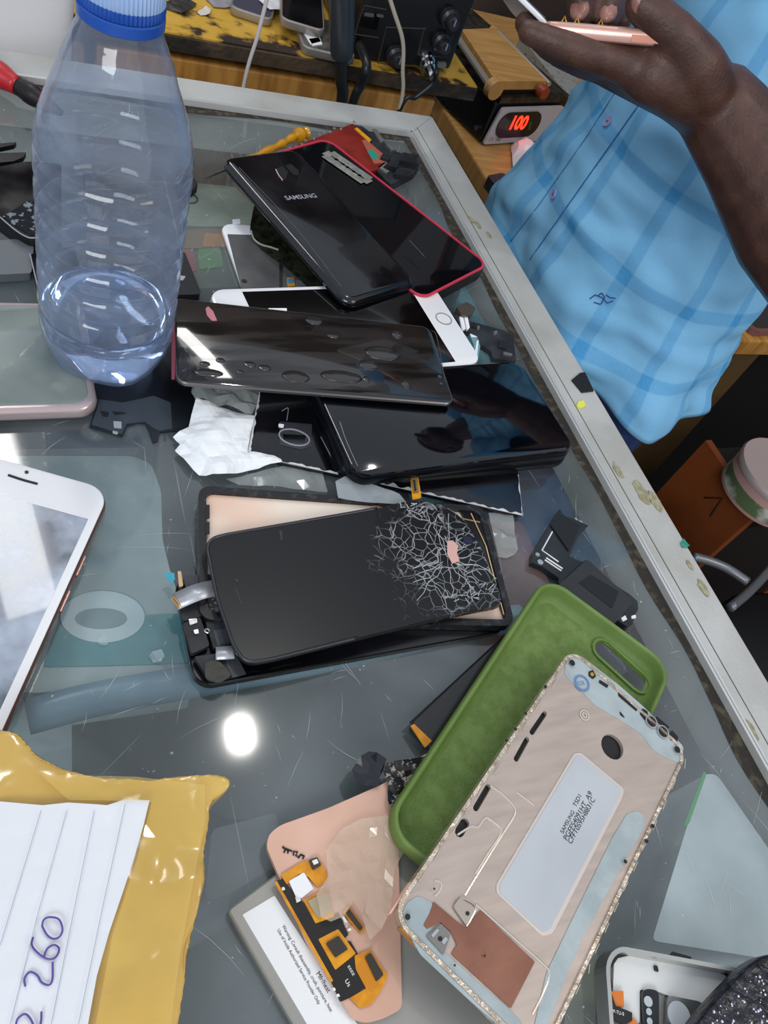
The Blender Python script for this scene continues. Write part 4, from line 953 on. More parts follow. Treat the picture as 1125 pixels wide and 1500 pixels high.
# ---- white rear housing at bottom right
f0 = flat(.0095, (885, 1381), (880, 1500)); F, L, W = f0, .10, .068
F = Frame(f0.o, f0.x, f0.y)
top = P(1092, 1420, .0095)-F.o; ang_v = top.normalized(); F = Frame(F.o, ang_v.cross(Vector((0, 0, 1))), ang_v)
t = rt('phone_housing', 'silver rimmed phone housing with white liner at bottom right', 'phone housing', F, L, W, .009)
Geo().prism(F, rrect(0, 0, L, W, .010, 8), -.009, 0, [rrect(.0016, .0016, L-.0016, W-.0016, .0088, 8)]).put('rim', mat('housing_rim', '#b9b9b4', .25, metal=.6), t)
Geo().prism(F, rrect(.001, .001, L-.001, W-.001, .009, 8), -.009, -.0075).put('floor_plate', mat('liner_grey', '#8f8f8c', .4, metal=.3), t)
pads('white_liner', F, [[(898, 1400), (925, 1396), (985, 1410), (1050, 1425), (1062, 1430), (1052, 1455), (1030, 1470), (985, 1462), (960, 1452), (935, 1450), (935, 1500), (905, 1492), (896, 1455)]], mat('liner_white', '#d9dad8', .45), t, -.0072, .001, .001)
pads('clip_slot', F, [[(978, 1402), (984, 1394), (1012, 1402), (1010, 1407)], [(957, 1414), (962, 1415), (964, 1424), (958, 1422)], [(1057, 1415), (1066, 1418), (1067, 1430), (1060, 1428)], [(889, 1408), (900, 1396), (924, 1394), (924, 1399), (904, 1404), (896, 1416), (890, 1420)], [(889, 1432), (894, 1434), (897, 1448), (892, 1446)]], ink_black, t, -.006, .0006)
pads('camera_strip', F, [[(938, 1452), (946, 1449), (962, 1452), (962, 1510), (940, 1510)]], black_gloss, t, -.006, .0016, .002)
dots('camera_lens', F, [(949, 1467, 6), (950, 1482, 4), (951, 1496, 4)], mat('lens_pale', '#b9c0c4', .15), t, -.0043, .0004)
pads('window_frame', F, [[(975, 1458), (1026, 1468), (1018, 1520), (972, 1520)]], mat('frame_chrome', '#8e8e8c', .25, metal=.7), t, -.006, .0012, .002)
dots('round_window', F, [(994, 1488, 16)], mat('pale_disc', '#c6ccd0', .3), t, -.0047, .0005, 24)
pads('orange_flex', F, [[(892, 1453), (910, 1452), (911, 1476), (896, 1474)], [(914, 1494), (924, 1490), (938, 1510), (914, 1510)]], mat('orange_film', '#d5772b', .4), t, -.006, .0016)
pads('black_flex', F, [[(884, 1460), (892, 1456), (898, 1474), (922, 1484), (922, 1496), (912, 1502), (888, 1490)]], ink_black, t, -.0055, .002)
text(F, 'PP-TU-0', (896, 1483), (914, 1488), 1.1, ink_white, t, -.003)
# ---- black glitter case corner
F = flat(.020)
t = thing('phone_case', 'black studded phone case corner at the bottom right edge', 'phone case', P(1100, 1470, .011))
pc = [(1006, 1520), (1030, 1484), (1062, 1448), (1100, 1410), (1120, 1398), (1180, 1392), (1240, 1560), (1010, 1580)]
g = Geo(); u = rround(F.pp(pc), .004, 5)
g.prism(F, u, -.0095, 0); o = g.put('shell', mat('studded_black', '#15151b', .3, col2='#2a2a33', nscale=300, bump=.8), t)
md = o.modifiers.new('b', 'BEVEL'); md.width = .003; md.segments = 3; md.limit_method = 'ANGLE'
random.seed(21); g = Geo()
for i in range(70):
    x, y = random.uniform(1040, 1124), random.uniform(1410, 1499)
    if (x-1010)/(1125-1010) + (y-1500)/(1500-1395) > .12:
        c = F.px(x, y); r = random.uniform(.0003, .0008)
        g.rings([[F.w(c[0]+r*f*math.cos(2*PI*k/8), c[1]+r*f*math.sin(2*PI*k/8), w) for k in range(8)] for f, w in ((1, -.0001), (.8, .0004), (.3, .0006))])
o = g.put('stud', mat('glitter', '#c9cbd6', .1, metal=.8), t, True); tag(o, kind='stuff')

# ---- yellow taped parcel
F = flat(.038)
t = thing('parcel', 'parcel wrapped in yellow packing tape with handwritten paper label', 'parcel', P(120, 1330, .0002))
out = [(-150, 1085), (0, 1056), (30, 1061), (46, 1078), (58, 1096), (100, 1116), (150, 1130), (225, 1134), (298, 1127), (330, 1133), (343, 1142), (334, 1158), (314, 1180), (316, 1200), (304, 1290), (286, 1400), (272, 1500), (262, 1580), (-150, 1620)]
ym = mat('packing_tape', '#cfab56', .16, col2='#bf9642', nscale=22, lo=.35, hi=.65, coat=.8, bump=.15, bscale=60, detail=6)
base_px = [(-150, 1100), (0, 1085), (60, 1105), (150, 1140), (298, 1140), (312, 1180), (312, 1200), (300, 1290), (283, 1400), (268, 1500), (258, 1580), (-150, 1620)]
g = Geo(); g.prism(F, rround(F.pp(base_px), .003), -.0375, -.001)
g.prism(F, rround(F.pp(out), .002), -.007, 0)
o = g.put('wrapped_box', ym, t, True)
md = o.modifiers.new('r', 'REMESH'); md.mode = 'VOXEL'; md.voxel_size = .0012; md.use_smooth_shade = True
sm = o.modifiers.new('s', 'SMOOTH'); sm.factor = .6; sm.iterations = 4
tx = bpy.data.textures.new('crease', 'CLOUDS'); tx.noise_scale = .019; tx.noise_depth = 1
dp = o.modifiers.new('d', 'DISPLACE'); dp.texture = tx; dp.strength = .0045; dp.mid_level = .9; dp.texture_coords = 'LOCAL'
crumple('paper_label', [(-120, 1178), (0, 1174), (63, 1180), (100, 1176), (157, 1180), (183, 1171), (219, 1173), (210, 1210), (195, 1262), (179, 1310), (160, 1366), (142, 1429), (129, 1500), (115, 1580), (-120, 1580)], .0383, .0005, mat('label_paper', '#dfe1e5', .25, coat=.5), t, 40, .0035)
Fp = flat(.0395)
strokes('ruled_line', Fp, [[(60, 1187), (0, 1385)], [(98, 1187), (55, 1340), (15, 1500)], [(138, 1187), (105, 1350), (75, 1500)], [(183, 1178), (150, 1330), (115, 1500)]], .00018, mat('ruled_blue', '#9fb0c4', .5), t, 0, smooth=False)
cp = lambda l: [(x*.3733, 1000+y*.3733) for x, y in l]
strokes('handwritten_number', Fp, [cp([(165, 955), (172, 930), (195, 920), (230, 928), (245, 965), (235, 995), (210, 1005), (185, 990), (165, 955)]), cp([(130, 998), (124, 1028), (145, 1058), (185, 1085), (218, 1078), (232, 1045), (212, 1030), (185, 1045), (172, 1078)]),
    cp([(100, 1192), (96, 1160), (118, 1135), (146, 1148), (163, 1175), (190, 1186), (205, 1165), (206, 1095)]), cp([(62, 1345), (70, 1318), (98, 1300), (120, 1320), (135, 1352), (150, 1365), (160, 1330), (162, 1290)])], .0006, mat('violet_ink', '#5b4a96', .4), t, .0002)
crumple('clear_tape', [(60, 1135), (200, 1138), (300, 1150), (300, 1200), (285, 1280), (265, 1390), (250, 1500), (140, 1500), (165, 1370), (200, 1260), (222, 1175), (100, 1172)], .0395, .0008, mat('gloss_tape', '#e8c866', .06, alpha=.28, coat=1), t, 70, .003, seed=4)

# clear smears dried on the glass by the white phone
for (x, y, k), lb in (((230, 962, 11), 'clear gel smear on the glass left of the shattered phone'), ((152, 940, 8), 'small clear gel smear over the pale packet beside the white phone')):
    o = crumple('gel_smear', [(x+k*math.cos(a)*random.uniform(.7, 1.2), y+k*math.sin(a)*random.uniform(.7, 1.2)) for a in [2*PI*j/12 for j in range(12)]], .0004, .0012, mat('gel', '#a9b9bd', .06, alpha=.45, coat=1), None, 200, .0014); tag(o, lb, 'smear')
# ================================================================== work bench behind the counter
BY = .702
wood = mat('honey_wood', '#c08a44', .45, col2='#a06c30', nscale=7, stretch=(14, 2, 2), bump=.1)
wood_l = mat('pale_wood', '#b98d54', .45, col2='#a97d46', nscale=6, stretch=(2, 16, 2))
darkedge = mat('worn_edge', '#4d3d2b', .8, col2='#241c15', nscale=30, bump=.8)
W0 = Frame((0, 0, T), (1, 0, 0), (0, 1, 0))
bench = thing('work_bench', 'wooden work bench with stained yellow top behind the counter', 'workbench', (-.1, 1.0, 0))
# yellow stained top
ytop = bpy.data.materials.new('stained_yellow'); ytop.use_nodes = True; nt = ytop.node_tree; N = nt.nodes; Lk = nt.links
b = N['Principled BSDF']; b.inputs['Roughness'].default_value = .45
tc = N.new('ShaderNodeTexCoord'); n1 = N.new('ShaderNodeTexNoise'); n1.inputs['Scale'].default_value = 45; n1.inputs['Detail'].default_value = 5; Lk.new(tc.outputs['Object'], n1.inputs['Vector'])
sx = N.new('ShaderNodeSeparateXYZ'); Lk.new(tc.outputs['Object'], sx.inputs[0])
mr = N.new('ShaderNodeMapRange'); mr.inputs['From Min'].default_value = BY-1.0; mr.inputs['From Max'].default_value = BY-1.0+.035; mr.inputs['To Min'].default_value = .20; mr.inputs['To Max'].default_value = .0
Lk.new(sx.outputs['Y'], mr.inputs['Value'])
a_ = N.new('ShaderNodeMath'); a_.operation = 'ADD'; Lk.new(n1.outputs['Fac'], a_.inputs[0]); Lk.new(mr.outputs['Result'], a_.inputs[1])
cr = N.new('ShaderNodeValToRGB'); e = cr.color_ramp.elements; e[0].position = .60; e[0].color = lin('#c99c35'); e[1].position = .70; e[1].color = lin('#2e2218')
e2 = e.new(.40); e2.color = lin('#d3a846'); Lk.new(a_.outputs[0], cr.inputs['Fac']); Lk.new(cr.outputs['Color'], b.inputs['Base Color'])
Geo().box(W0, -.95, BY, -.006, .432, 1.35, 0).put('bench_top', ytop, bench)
g = Geo(); xs = [-.95+1.382*i/90 for i in range(91)]
prof_ = [(x, BY-.003-.003*abs(noise.noise(Vector((x*30, 0, 0))))) for x in xs]
g.prism(W0, prof_+[(.434, BY+.02), (-.95, BY+.02)], -.013, -.0015); g.put('worn_edge', darkedge, bench)
Geo().box(W0, -.94, BY+.018, -.60, .40, 1.32, -.014).put('drawer_carcass', mat('dark_inside', '#17110c', .8), bench)
for i, (x0, x1) in enumerate(((-.94, -.28), (-.275, .075), (.08, .40))):
    o = Geo().box(W0, x0, BY+.004, -.30, x1-.004, BY+.018, -.022).put('drawer_front', wood, bench)
    md = o.modifiers.new('b', 'BEVEL'); md.width = .002; md.segments = 2
    Geo().box(W0, x0, BY+.004, -.58, x1-.004, BY+.018, -.305).put('drawer_front', wood, bench)
for x in (-.93, .36):
    for y in (.74, 1.28): Geo().box(W0, x, y, -T, x+.04, y+.04, -.60).put('leg', wood, bench)

# hot air station
VS = Frame((0, .715, T), (1, 0, 0), (0, 0, 1))      # its upright front face
st = thing('soldering_station', 'black hot air soldering station with knobs standing on the yellow bench', 'soldering station', (.345, .83, T))
x0 = VS.px(507, 100)[0]; x1 = VS.px(656, 112)[0]
sbody = mat('station_black', '#0d0d0f', .3, col2='#17171a', nscale=20)
o = Geo().box(Frame((0, 0, T), (1, 0, 0), (0, 1, 0)), x0, .715, .004, x1, .91, .20).put('body', sbody, st); md = o.modifiers.new('b', 'BEVEL'); md.width = .004; md.segments = 2
def vpad(name, pts, m, w=0, th=.001): return Geo().prism(VS, rround(VS.pp(pts), .001, 3), w, w+th).put(name, m, st)
vpad('front_panel', [(514, 84), (649, 96), (694, 0), (560, -20), (535, -10)], mat('panel_black', '#121214', .25), 0, .0015)
pm = mat('panel_line', '#3e3833', .5)
strokes('panel_outline', VS, [[(553, 93), (566, 40), (624, 42)], [(553, 93), (612, 97)], [(612, 80), (655, 84), (668, 30)], [(612, 80), (622, 40)], [(520, 50), (533, 8), (566, 14)], [(520, 50), (554, 55)]], .0012, pm, st, .0015, smooth=False)
vpad('display_window', [(530, 15), (556, 20), (551, 42), (524, 37)], mat('window_black', '#050507', .1), .0015, .0006)
vpad('switch', [(533, 16), (547, 18), (546, 23), (532, 21)], mat('switch_grey', '#55565c', .4), .002, .001)
vpad('switch', [(551, 18), (561, 20), (560, 24), (550, 22)], mat('switch_grey', '#55565c', .4), .002, .001)
for x, y in ((657, 25), (645, 60), (578, 80)):
    c = VS.px(x, y, .002); g = Geo()
    g.rings([[VS.w(c[0]+r*math.cos(2*PI*k/24)*(1+.04*(k % 2)), c[1]+r*math.sin(2*PI*k/24)*(1+.04*(k % 2)), w) for k in range(24)] for r, w in ((.009, .002), (.0088, .008), (.0065, .010), (.006, .016), (.005, .0175))])
    kn = g.put('knob', mat('knob_dark', '#26262a', .35), st, 'auto')
    g = Geo(); g.box(Frame(VS.w(c[0], c[1], .0175), VS.x, VS.y), -.0006, -.001, 0, .0006, .005, .0005); g.put('pointer', mat('pointer_grey', '#8e8e94', .4), kn)
vpad('foot', [(640, 88), (652, 89), (650, 97), (638, 95)], mat('foot_grey', '#6a6a66', .5), .001, .004)
c = VS.px(626, 88, .004); g = Geo(); g.rings([[VS.w(c[0]+r*math.cos(2*PI*k/18), c[1]+r*math.sin(2*PI*k/18)-w*.25, w) for k in range(18)] for r, w in ((.0075, .001), (.0075, .006), (.0062, .0065), (.0062, .012), (.0045, .0125), (.0045, .020), (.003, .024))])
g.put('metal_plug', chrome, st, 'auto')
VC = Frame((0, .672, T), (1, 0, 0), (0, 0, 1))      # plane in which the cables hang in the gap
def hang(name, label, pts, r, m, cat='cable', pre=None):
    c = ([pre] if pre is not None else []) + [VC.w(*VC.px(x, y)) for x, y in pts]
    last = c[-1]; c.append(last+Vector((0, .0, -.12)))
    g = Geo().tube(smooth_path(c, 8), r, 10); o = g.put(name, m, None, True); tag(o, label, cat); return o  # cable of unknown use, running out below the rail
rub = mat('black_rubber', '#1b1c1f', .35)
hang('hanging_cable', 'thick black cable from the station socket dropping behind the counter rail', [(537, 95), (528, 125), (514, 160)], .0042, rub, pre=VS.w(*VS.px(527, 66, .006), .006))
hang('hanging_cable', 'thin dark cable from the silver plug dropping behind the counter rail', [(640, 104), (634, 122), (610, 142), (585, 162)], .0022, rub, pre=VS.w(*VS.px(636, 108, .024), .024))
hang('hanging_cable', 'thin white cable hanging down over the black station front', [(562, -30), (578, 20), (590, 60), (590, 100), (584, 165)], .0018, mat('cream_cable', '#b9ae9a', .4))
hang('hanging_cable', 'white cable hanging straight down in front of the yellow bench', [(398, -30), (378, 50), (356, 130)], .0016, mat('white_cable', '#c9c2c0', .4))
t = thing('heat_gun', 'black cylindrical hot air handle hanging before the station', 'hot air gun', VC.w(*VC.px(497, 80)))
ctr = [VC.w(*VC.px(x, y), .006) for x, y in ((499, -70), (498, -20), (498, 30), (498, 66), (498, 78))]
Geo().tube(ctr, [.0115, .0112, .0108, .0106, .0088], 20).put('handle', mat('handle_black', '#2c3136', .3), t, 'auto')
c = [VC.w(*VC.px(x, y), .006) for x, y in ((498, 76), (497, 110), (496, 155))]; c.append(c[-1]+Vector((0, 0, -.1)))
Geo().tube(smooth_path(c, 6), .0052, 12).put('hose', rub, t, True)  # air hose of the handle, running out below the rail

# phones and scraps on the yellow bench
def bphone(pts, h, lab, body, face, cat='phone', name='smartphone', extra=None):
    F, L, W = fitc(pts, h); t = rt(name, lab, cat, F, L, W, .0075)
    Geo().rslab(F, 0, 0, L, W, .008, [(.001, -.0073), (0, -.006), (0, -.001), (.0008, 0)], 5).put('body', body, t, 'auto')
    Geo().rslab(F, .0015, .0015, L-.0015, W-.0015, .007, [(0, 0), (.0003, .0003)], 5).put('face', face, t)
    return t, F
edge_s = mat('worn_silver', '#a39c94', .35, metal=.5)
t, F = bphone([(436, 36), (505, 76), None, (430, 20)] if False else [(446, 74), (520, 80), (500, 28), (430, 22)], .008, 'open phone body with white modules on the yellow bench', edge_s, mat('circuit_grey', '#5d5a55', .4, col2='#2b2a29', nscale=90))
pads('white_module', F, [[(440, 42), (458, 41), (470, 62), (455, 66)], [(452, 58), (468, 56), (472, 66), (458, 68)]], white_plain, t, .0003, .0008)
bphone([(411, 30), (476, 42), (472, -20), None], .0165, 'dark worn smartphone lying on the open phone body near the handle', edge_s, black_gloss)
bphone([(335, 14), (400, 24), (410, -30), None], .008, 'silver edged smartphone at the back of the yellow bench', edge_s, mat('dull_violet', '#4a4858', .3))
F = flat(.003); random.seed(4)
for i, (x, y, cl, nm, lb) in enumerate(((300, 18, '#cfc9bd', 'paper_scrap', 'torn cream paper scrap on the yellow bench near the bottle cap'), (262, 8, '#2b2826', 'plastic_scrap', 'dark plastic scrap on the yellow bench beside the bottle cap'), (325, 2, '#8f8b90', 'foil_scrap', 'grey foil scrap at the back of the yellow bench'), (405, 5, '#d5d5d8', 'paper_scrap', 'white paper scrap lying behind the worn phones'))):
    k = 7 if i == 0 else 16
    o = crumple(nm, [(x+k*math.cos(a)*random.uniform(.7, 1.3)*1.4, y+k*math.sin(a)*random.uniform(.6, 1.2)*.8) for a in [2*PI*j/9 for j in range(9)]], .0006+.008*(i == 3), .002, mat('scrap_%d' % i, cl, .5), None, 60, .006)
    tag(o, lb, 'scrap')
# white sack at the back left, standing in the gap
t = thing('plastic_bag', 'tall white plastic sack standing behind the counter at top left', 'bag', (-.12, .66, .001))
g = Geo(); rg = []
for i in range(40):
    z = 1.06*i/39; s_ = (1-.10*(i/39)**4)
    rg.append([Vector((-.105+.178*s_*math.copysign(abs(math.cos(a))**.45, math.cos(a)), .6615+.033*s_*math.copysign(abs(math.sin(a))**.6, math.sin(a)), .001+z)) for a in [2*PI*k/60 for k in range(60)]])
g.rings(rg); g.v = [v+Vector((noise.noise(v*9)*.010, noise.noise(v*12)*.004, noise.noise(v*8+Vector((3, 0, 0)))*.012 if v.z > .05 else 0)) for v in g.v]
for v in g.v: v.z = max(v.z, .001)
g.put('bag_body', mat('bag_white', '#dcdadb', .45), t, True)

# ================================================================== low table with the heater plate, right of the bench
LT = -.30
tb = thing('repair_table', 'low wooden table carrying the heating plate machine right of the bench', 'table', (1.0, 1.2, 0))
o = Geo().box(W0, .735, .955, LT-.035, 1.6, 1.75, LT).put('tabletop', wood_l, tb); md = o.modifiers.new('b', 'BEVEL'); md.width = .004; md.segments = 2
Geo().box(W0, .75, .97, -T+.0, .79, 1.01, LT-.035).put('leg', wood, tb); Geo().box(W0, 1.54, .97, -T, 1.58, 1.01, LT-.035).put('leg', wood, tb)
Geo().box(W0, .75, 1.69, -T, .79, 1.73, LT-.035).put('leg', wood, tb); Geo().box(W0, 1.54, 1.69, -T, 1.58, 1.73, LT-.035).put('leg', wood, tb)
Geo().box(W0, .742, 1.012, LT-.20, .756, 1.68, LT-.036).put('apron', wood, tb)
Geo().box(W0, .80, .975, LT-.20, 1.53, .99, LT-.036).put('apron', wood, tb)
S0 = P(703, 213, LT); S1 = P(793, 207, LT)
dx = (S1-S0); dx.z = 0; dx.normalize(); dy = Vector((-dx.y, dx.x, 0))
SW, SD, SHh = .185, .30, .115
sp = thing('heating_plate', 'screen separator machine with wooden top and red LED display reading 100', 'machine', S0+dx*SW/2+dy*SD/2)
FB = Frame(S0, dx, dy)
FV = Frame(S0, dx, (0, 0, 1))
fp = [FV.px(x, y) for x, y in ((704, 210), (724, 157), (806, 158), (792, 212))]
zb = .004; zt = FV.px(724, 157)[1]; SHh = zt+.006
o = Geo().box(FB, 0, .004, .006, SW, SD, SHh).put('body', mat('machine_black', '#131316', .4), sp); md = o.modifiers.new('b', 'BEVEL'); md.width = .003; md.segments = 2
Geo().prism(FV, rround([(.002, zb), (SW-.002, zb), (SW-.014, zt), (.012, zt)], .006), 0, .004).put('front_panel', mat('panel_silver', '#b9b6bd', .4, metal=.1), sp)
cx_, cz_ = FV.px(757, 184, .004)
Geo().prism(FV, rrect(cx_-.050, cz_-.021, cx_+.056, cz_+.025, .022, 8), .004, .006).put('display_window', mat('window_dark', '#121318', .15), sp)
text(FV, '100', (746, 189), (768, 189), 1.15, mat('led_red', '#ff2a12', .4, emit='#ff2410', estr=5), sp, .0064, thick=.03)
pads('indicator', FV, [[(775, 178), (779, 178), (777, 190), (773, 190)], [(740, 180), (743, 180), (742, 187), (739, 187)]], mat('dim_green', '#39431f', .4), sp, .006, .0004)
text(FV, 'II - CK  008', (709, 205), (732, 207), .9, mat('panel_ink', '#55545a', .5), sp, .0042)
for x, y in ((715, 162), (696, 195)):
    c = P(x, y, LT+.07)
g = Geo()
FL = Frame(S0, dy, (0, 0, 1))
for v, z in ((.02, .085), (.02, .02), (.25, .085)):
    g2 = Geo(); cc = S0 + dy*v + Vector((0, 0, z)); g2.tube([cc-dx*.001, cc-dx*.004], .0045, 10).put('screw', chrome, sp)
Geo().box(FB, .004, .0, SHh, SW-.004, SD, SHh+.010).put('metal_deck', mat('oily_metal', '#4a443c', .35, metal=.5, col2='#2b2723', nscale=60), sp)
wt = SHh+.034
wpt = FB.pp([(676, 43), (724, 41), (802, 119), (726, 119)], wt)
Geo().prism(FB, wpt, wt-.014, wt).put('wooden_top', wood_l, sp)
A1, A2 = Vector(FB.px(673, 52, wt)), Vector(FB.px(721, 123, wt)); B1, B2 = Vector(FB.px(727, 40, wt)), Vector(FB.px(806, 120, wt))
Geo().tube([FB.w(A1.x, A1.y, wt-.006), FB.w(A2.x, A2.y, wt-.006)], .006, 10).put('side_rail', mat('rail_steel', '#a9a39a', .35, metal=.5), sp)
Geo().tube([FB.w(B1.x, B1.y, wt-.004), FB.w(B2.x, B2.y, wt-.004)], .0045, 10).put('side_rail', mat('rail_steel', '#a9a39a', .35, metal=.5), sp)
K = Vector(FB.px(727, 122, wt)); K2 = Vector(FB.px(727, 41, wt)); K3 = Vector(FB.px(799, 127, wt))
for q_, r_, m_ in ((K, .016, wood_l), (K2, .010, wood_l), (K3, .010, mat('red_knob', '#8e3a22', .4))):
    Geo().tube([FB.w(q_.x, q_.y-.006, wt-.009), FB.w(q_.x, q_.y+.008, wt-.009)], r_, 16).put('end_knob', m_, sp, 'auto')
Geo().box(FB, .01, wpt[2][1]+.004, SHh+.010, wpt[2][0], wpt[2][1]+.02, wt-.014).put('rail_support', mat('machine_black', '#131316', .4), sp)
Geo().box(FB, .01, wpt[2][1]+.15, SHh+.010, wpt[2][0], wpt[2][1]+.17, wt-.014).put('rail_support', mat('machine_black', '#131316', .4), sp)
# grey speckled plate, paper, knife
fpl = flat(LT+.05); o = Geo().prism(fpl, rround(fpl.pp([(762, 52), (770, 36), (842, 100), (848, 115), (838, 148), (826, 134)]), .008), -.0495, 0).put('metal_case', mat('speckled_grey', '#8f8f89', .5, col2='#55524b', nscale=130, lo=.58, hi=.68), None)
tag(o, 'grey speckled metal case beside the heating machine under the hand', 'case')
F = flat(LT+.001)
o = crumple('paper', [(748, 216), (757, 205), (772, 214), (800, 240), (760, 262), (750, 245)], LT+.001, .004, white_plain, None, 40, .012, dome=.02); tag(o, 'white paper sheet in front of the heating machine beside the blue shirt', 'paper')
o = Geo().prism(flat(LT+.02), rround(flat(LT+.02).pp([(714, 257), (735, 253), (760, 262), (745, 278), (728, 274)]), .004), -.0195, 0).put('hand_tool', charcoal, None)
tag(o, 'dark grey hand tool on the low table edge beside the shirt', 'tool')

# ================================================================== right side: side table, crate, tin, stool
ST = -.30; e0 = P(1060, 499, ST); yf = e0.y
sd = thing('side_table', 'wooden side table with a tan front panel behind the person', 'table', (1.35, yf+.25, 0))
xl = .93
o = Geo().box(W0, xl, yf, ST-.03, 1.9, .948, ST).put('tabletop', wood, sd); md = o.modifiers.new('b', 'BEVEL'); md.width = .003; md.segments = 2
xr = Frame((0, yf+.012, T), (1, 0, 0), (0, 0, 1)).px(1112, 520)[0]
Geo().box(W0, xl+.01, yf+.012, -T, xr, yf+.03, ST-.031).put('front_panel', mat('tan_board', '#6f5634', .6, col2='#5b4527', nscale=6), sd)
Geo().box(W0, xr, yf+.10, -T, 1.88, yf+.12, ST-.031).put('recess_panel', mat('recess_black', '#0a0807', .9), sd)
Geo().box(W0, 1.85, yf+.015, -T, 1.88, .94, ST-.031).put('end_panel', wood, sd)
F = flat(ST+.010, (1088, 462), (1104, 486))
t = thing('smartphone', 'dark smartphone with a pinkish edge on the side table at right', 'phone', P(1120, 462, ST))
Geo().prism(F, rround(F.pp([(1083, 461), (1100, 442), (1180, 430), (1190, 482), (1112, 486), (1102, 483)]), .008), -.0095, 0).put('body', mat('dusty_rose', '#7c5350', .3), t)
Geo().prism(F, rround(F.pp([(1088, 461), (1102, 446), (1176, 434), (1184, 478), (1114, 481), (1105, 479)]), .006), 0, .0008).put('face', mat('slate_face', '#3a3836', .3), t)
# brown stool-like box
BZ = -.375
c0 = P(1105, 755, BZ); c1 = P(1035, 645, BZ); bx0 = (c0.x+c1.x)/2
bxo = thing('storage_box', 'orange brown wooden box marked with a 7 beyond the counter rail', 'box', (bx0+.14, (c0.y+c1.y)/2, 0))
by0, by1 = c0.y, min(c1.y, yf-.004)
bm_ = mat('orange_board', '#8f4a20', .5, col2='#7a3c18', nscale=5)
Geo().box(W0, bx0, by0, -T, bx0+.012, by1, BZ).put('side_board', bm_, bxo)
Geo().box(W0, bx0+.28, by0, -T, bx0+.292, by1, BZ).put('side_board', bm_, bxo)
Geo().box(W0, bx0+.012, by0+.004, -T, bx0+.28, by0+.016, BZ-.04).put('end_board', mat('dark_board', '#1a120d', .7), bxo)
Geo().box(W0, bx0+.012, by1-.016, -T, bx0+.28, by1-.004, BZ-.04).put('end_board', mat('dark_board', '#1a120d', .7), bxo)
Geo().box(W0, bx0+.012, by0+.016, -T, bx0+.28, by1-.016, BZ-.0005).put('dark_top', mat('dark_board', '#1a120d', .7), bxo)
FX_ = Frame((bx0, 0, T), (0, -1, 0), (0, 0, 1))
strokes('chalk_mark', FX_, [[(1032, 729), (1058, 730), (1040, 757)]], .003, mat('mark_dark', '#2c1608', .7), bxo, .0005, smooth=False)
# tin
tc_ = P(1152, 688, BZ+.06); tr_ = .062
tin = thing('tin', 'round pale rimmed tin with tan lid on the brown box at right', 'tin', (tc_.x, tc_.y, T+BZ))
def cyl(name, r, z0, z1, m, prof=None, smooth='auto'):
    g = Geo(); pr = prof or [(r, z0), (r, z1)]
    g.rings([[Vector((tc_.x+rr*math.cos(2*PI*k/48), tc_.y+rr*math.sin(2*PI*k/48), T+BZ+z)) for k in range(48)] for rr, z in pr]); return g.put(name, m, tin, smooth)
cyl('wall', 0, 0, 0, mat('tin_pink', '#b98f86', .35), [(tr_-.003, .0005), (tr_, .003), (tr_, .045), (tr_-.002, .048)])
cyl('label_band', 0, 0, 0, mat('tin_label', '#5e6f4a', .4, col2='#c9c2bb', nscale=20, lo=.45, hi=.55), [(tr_+.0006, .008), (tr_+.0006, .030)])
cyl('rim', 0, 0, 0, mat('tin_rim', '#cdb9b2', .3, metal=.3), [(tr_+.002, .044), (tr_+.003, .05), (tr_+.001, .055), (tr_-.003, .055)])
cyl('lid', 0, 0, 0, mat('tin_lid', '#8b7a52', .5, col2='#75653f', nscale=12), [(tr_-.004, .05), (tr_-.004, .0545)])
# metal stool
sc_ = P(1090, 905, -.45)
stl = thing('stool', 'black stool with bent grey metal rails beside the counter', 'stool', (sc_.x, sc_.y, 0))
tube_m = mat('grey_tube', '#7e7f82', .3, metal=.5)
a = [P(x, y, -.36) for x, y in ((1015, 815), (1040, 822), (1066, 833), (1095, 852))]
Geo().tube(smooth_path(a, 6), .006, 10).put('back_rail', tube_m, stl, True)
a = [P(x, y, -.365) for x, y in ((1160, 800), (1125, 838), (1096, 868), (1070, 890))]
Geo().tube(smooth_path(a, 6), .006, 10).put('back_rail', tube_m, stl, True)
so = Vector((P(1165, 990, -.48).x, P(1165, 990, -.48).y, 0))
g = Geo(); g.rings([[Vector((so.x+r*math.cos(2*PI*k/32), so.y+r*math.sin(2*PI*k/32), T-.48+z)) for k in range(32)] for r, z in ((.12, -.02), (.135, -.012), (.135, 0), (.125, .006))]); g.put('seat', mat('seat_black', '#0b0b0c', .5), stl, True)
for k in range(4):
    a = PI/4+k*PI/2; Geo().tube([Vector((so.x+.10*math.cos(a), so.y+.10*math.sin(a), T-.50)), Vector((so.x+.16*math.cos(a), so.y+.16*math.sin(a), .004))], .009, 10).put('leg', tube_m, stl, True)
# bits on the rail
o = Geo().prism(flat(.0048), flat(.0048).pp([(838, 556), (850, 546), (857, 545), (870, 572), (853, 574)]), -.0012, 0).put('black_tape', ink_black, None); tag(o, 'small black tape square stuck on the counter rail', 'tape')
o = Geo().prism(flat(.0045), flat(.0045).pp([(847, 588), (855, 586), (858, 594), (851, 598), (845, 595)]), -.0009, 0).put('yellow_sticker', mat('sticker_yellow', '#dfe05a', .5), None); tag(o, 'tiny yellow sticker on the counter rail below the black tape', 'sticker')
o = crumple('teal_chip', [(996, 796), (1001, 789), (1006, 795), (1010, 800), (1004, 803), (998, 802)], .0037, .001, mat('teal_chip_m', '#2f8f7a', .4), None, 200, .0008); tag(o, 'tiny teal plastic crumb on the outer rail edge', 'crumb')

